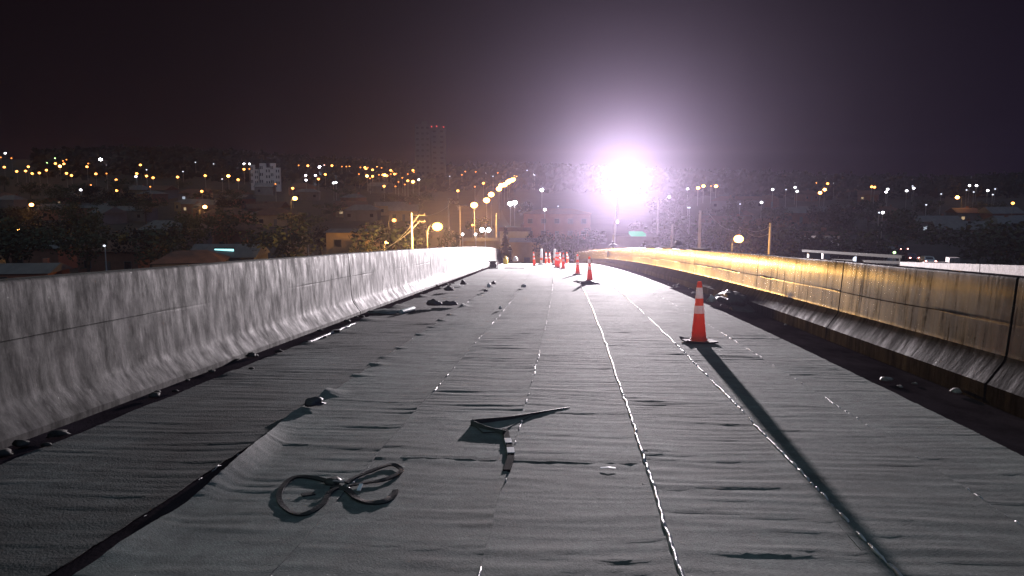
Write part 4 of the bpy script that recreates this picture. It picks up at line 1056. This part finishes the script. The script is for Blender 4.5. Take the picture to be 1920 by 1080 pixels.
# building with green awning behind the mast
p = at(1197, 440, 105); g = ground_z(p.x, p.y); t = empty('shop_building', (p.x, p.y, g), 0, 'shop with a pale green lit fascia behind the floodlight mast', 'shop')
h = p.z - g; m = MB(); m.box((-3.2, 0, -1), (3, 5, h - .25)); m.build('wall', M['plaster_grey'], t)
m = MB(); m.box((-.95, -.5, h - .2), (.95, 5, h + .15)); m.build('fascia', E['green_sign'], t)
m = MB(); m.box((-.8, -.06, .05), (.8, -.003, 2.6)); m.build('shutter', M['green'], t)
# tower
def tower(px, ptop, pbot, Y, wpx, name, label, wall, lit, lights=False, floors=None, cat='tower'):
    p = at(px, ptop, Y); w_ = wpx / F * Y; g = ground_z(p.x, p.y); h = p.z - g
    t = empty(name, (p.x, p.y, g), .12, label, cat)
    m = MB(); m.box((-w_ / 2, 0, -2), (w_ * .02, w_ * .5, h)); m.box((w_ * .02, w_ * .08, -2), (w_ / 2, w_ * .58, h - 2)); m.build('wall', wall, t)
    if lights: m = MB(); m.box((-w_ * .3, w_ * .1, h + .003), (-w_ * .1, w_ * .3, h + 1.8)); m.build('roof_room', wall, t)
    nf = floors or int(h / 3); rr = random.Random(int(px)); cols = 3
    for f in range(1, nf):
        for k in range(cols):
            if w_ < 8 and k == 2: continue
            x = -w_ / 2 + w_ * .5 * (k + .5) / cols
            l_ = E['win_cool'] if rr.random() < lit else None
            window(t, x, 0, f * (h / nf) + .5, w_ * .5 / cols * .6, 1.4, 0, l_)
        for k in range(2):
            window(t, w_ * .02 + w_ * .48 * (k + .5) / 2, w_ * .08, f * (h - 2) / nf + .5, w_ * .12, 1.3, 0, E['win_cool'] if rr.random() < lit * .6 else None)
    if lights:
        for sx, dz in ((.05, -1.2), (.22, -1.0), (.45, -1.4)):
            m = MB(); m.blob((w_ * sx, w_ * .06, h + dz), (.36, .36, .36), 1, 0, 1, 2); m.build('warning_lamp', E['r'], t)
    return t
tower(806, 233, 320, 430, 56, 'apartment_tower', 'tall dim apartment tower with red warning lamps on its roof', M['tower_wall'], .0, True)
for px, a, wpx, lab in ((476, 309, 14, 'pale apartment slab, leftmost and dimmest of three'), (496, 306, 20, 'pale apartment slab in the middle of three'), (515, 306, 17, 'pale apartment slab, rightmost and brightest of three')):
    tower(px, a, 338, 350, wpx, 'apartment_block', lab, M['plaster_white'], .03, False, 4, 'apartments')

# ------------------------------------------------------------------ trees
def tree_mesh(seed, conifer=False):
    rr = random.Random(seed); m = MB()
    if conifer:
        N = 900
        for k in range(N):
            z = .12 + .88 * rr.random() ** 1.25; rad = (1 - z) * .42 * (.55 + .45 * abs(math.sin(z * 26))) * (0.4 + .6 * rr.random())
            q = rr.random() * 2 * PI; c = Vector((rad * math.cos(q), rad * math.sin(q), z))
            a = Vector((math.cos(q), math.sin(q), -.35)).normalized() * .055; b = Vector((-math.sin(q), math.cos(q), rr.uniform(-.3, .3))) * .03
            m.add([c - a - b, c + a - b * .3, c + a + b * .3, c - a + b], [(0, 1, 2, 3)])
    else:
        cl = [(Vector((rr.gauss(0, .19), rr.gauss(0, .19), rr.uniform(.42, .86))), rr.uniform(.10, .2)) for _ in range(15)]
        for c0, r0 in cl:
            for k in range(60):
                d = Vector((rr.gauss(0, 1), rr.gauss(0, 1), rr.gauss(0, .8))).normalized()
                c = c0 + d * r0 * rr.uniform(.6, 1.08)
                a = Vector((rr.gauss(0, 1), rr.gauss(0, 1), rr.gauss(0, 1))).normalized(); b = a.cross(d)
                if b.length < .01: continue
                b.normalize(); s = rr.uniform(.018, .036)
                m.add([c - a * s, c + b * s * .7, c + a * s, c - b * s * .7], [(0, 1, 2, 3)])
    return m
crowns = []
for sd, con in ((1, 0), (2, 0), (3, 0), (4, 1)):
    o = tree_mesh(sd, con).build('tmp', M['leaf_dark'] if con or sd == 2 else M['leaf']); crowns.append(o.data); bpy.data.objects.remove(o)
m = MB(); m.tube([(0, 0, -.1), (.01, 0, .25), (0, .01, .5), (.01, 0, .7)], [.035, .026, .018, .006], 7)
for q in (.6, 2.5, 4.4): m.tube([(0, 0, .36), (.14 * math.cos(q), .14 * math.sin(q), .6)], [.014, .005], 5)
o = m.build('tmp', M['bark']); trunk_me = o.data; bpy.data.objects.remove(o)
def tree(px, ptop, Y, wpx, kind, label, group=None):
    p = at(px, ptop, Y); g = ground_z(p.x, p.y); h = max(3, p.z - g); w_ = wpx / F * Y
    t = empty('conifer_tree' if kind == 3 else 'tree', (p.x, p.y, g), px * 1.7, label, 'tree', group)
    o = bpy.data.objects.new('crown', crowns[kind]); C.objects.link(o); o.parent = t; k = w_ / .75; o.scale = (k, k, h)
    o = bpy.data.objects.new('trunk', trunk_me); C.objects.link(o); o.parent = t; o.scale = (h, h, h)
    return t
tree(948, 426, 112, 46, 3, 'dark pointed conifer at the end of the left parapet')
tree(1027, 425, 118, 52, 1, 'dark bushy tree right of the pinkish low house')
tree(1062, 432, 112, 60, 0, 'dark bushy tree beyond the row of far cones')
tree(1105, 425, 125, 60, 2, 'hazy tree half hidden in the floodlight glare')
tree(600, 415, 125, 50, 1, 'dark tree left of the orange lit building')
tree(715, 440, 120, 40, 0, 'small tree lit orange beside the low orange lamp')
tree(690, 448, 112, 40, 2, 'bushy tree in front of the orange lit building')
tree(845, 425, 120, 40, 0, 'tree lit yellow right of the glaring sodium lamp')
tree(905, 405, 165, 45, 2, 'tree by the start of the avenue')
tree(990, 372, 230, 40, 1, 'dark round tree right of the glaring shop front')
tree(1075, 470, 96, 40, 1, 'dark shrub like tree just behind the far cones')
rnd = random.Random(9)
for k in range(95):
    px = rnd.uniform(0, 800) if k < 58 else rnd.uniform(1230, 1920)
    py = rnd.uniform(318, 425) if px < 800 else rnd.uniform(352, 440)
    p = place_on_ray(px, py, rnd.uniform(6, 10), 100)
    if p.y > 600 or 440 < px < 545: continue
    lab = 'dark tree among the unlit houses on the left' if px < 800 else 'dark tree on the unlit hillside at right'
    tree(px, py, p.y, rnd.uniform(8, 13) / p.y * F * .75, rnd.choice([0, 1, 2]), lab, 'dark trees left' if px < 800 else 'dark trees right')
# far wooded skyline as one mass
def wood(name, label, xa, xb, ya, yb, n, seed):
    rr = random.Random(seed); m = MB()
    for k in range(n):
        y = rr.uniform(ya, yb); x = rr.uniform(xa, xb) * y; g = ground_z(x, y)
        c = Vector((x, y, g + rr.uniform(1, 6.5))); 
        for _ in range(9):
            a = Vector((rr.gauss(0, 1), rr.gauss(0, 1), rr.gauss(0, 1))).normalized(); b = a.orthogonal().normalized(); s = rr.uniform(1.0, 2.2); q = c + Vector((rr.gauss(0, 2), rr.gauss(0, 2), rr.gauss(0, 1.1)))
            m.add([q - a * s, q + b * s * .8, q + a * s, q - b * s * .8], [(0, 1, 2, 3)])
    return tag(m.build(name, M['leaf_dark']), label, 'wood', None, 'stuff')
wood('far_wood', 'dark wooded mass along the far hills', -.72, .62, 380, 640, 3000, 5)

# ------------------------------------------------------------------ night haze
hm = bpy.data.materials.new('night_haze'); hm.use_nodes = True
n = hm.node_tree.nodes; n.clear(); l = hm.node_tree.links
out = n.new('ShaderNodeOutputMaterial'); pv = n.new('ShaderNodeVolumePrincipled')
pv.inputs['Color'].default_value = (.80, .69, .97, 1); pv.inputs['Density'].default_value = HAZE_DENSITY; pv.inputs['Anisotropy'].default_value = HAZE_G
l.new(pv.outputs[0], out.inputs['Volume']); hm.cycles.volume_sampling = 'EQUIANGULAR'
m = MB(); m.box((-830, -70, -24), (830, 1270, 52)); o = m.build('haze', hm); tag(o, kind='stuff')
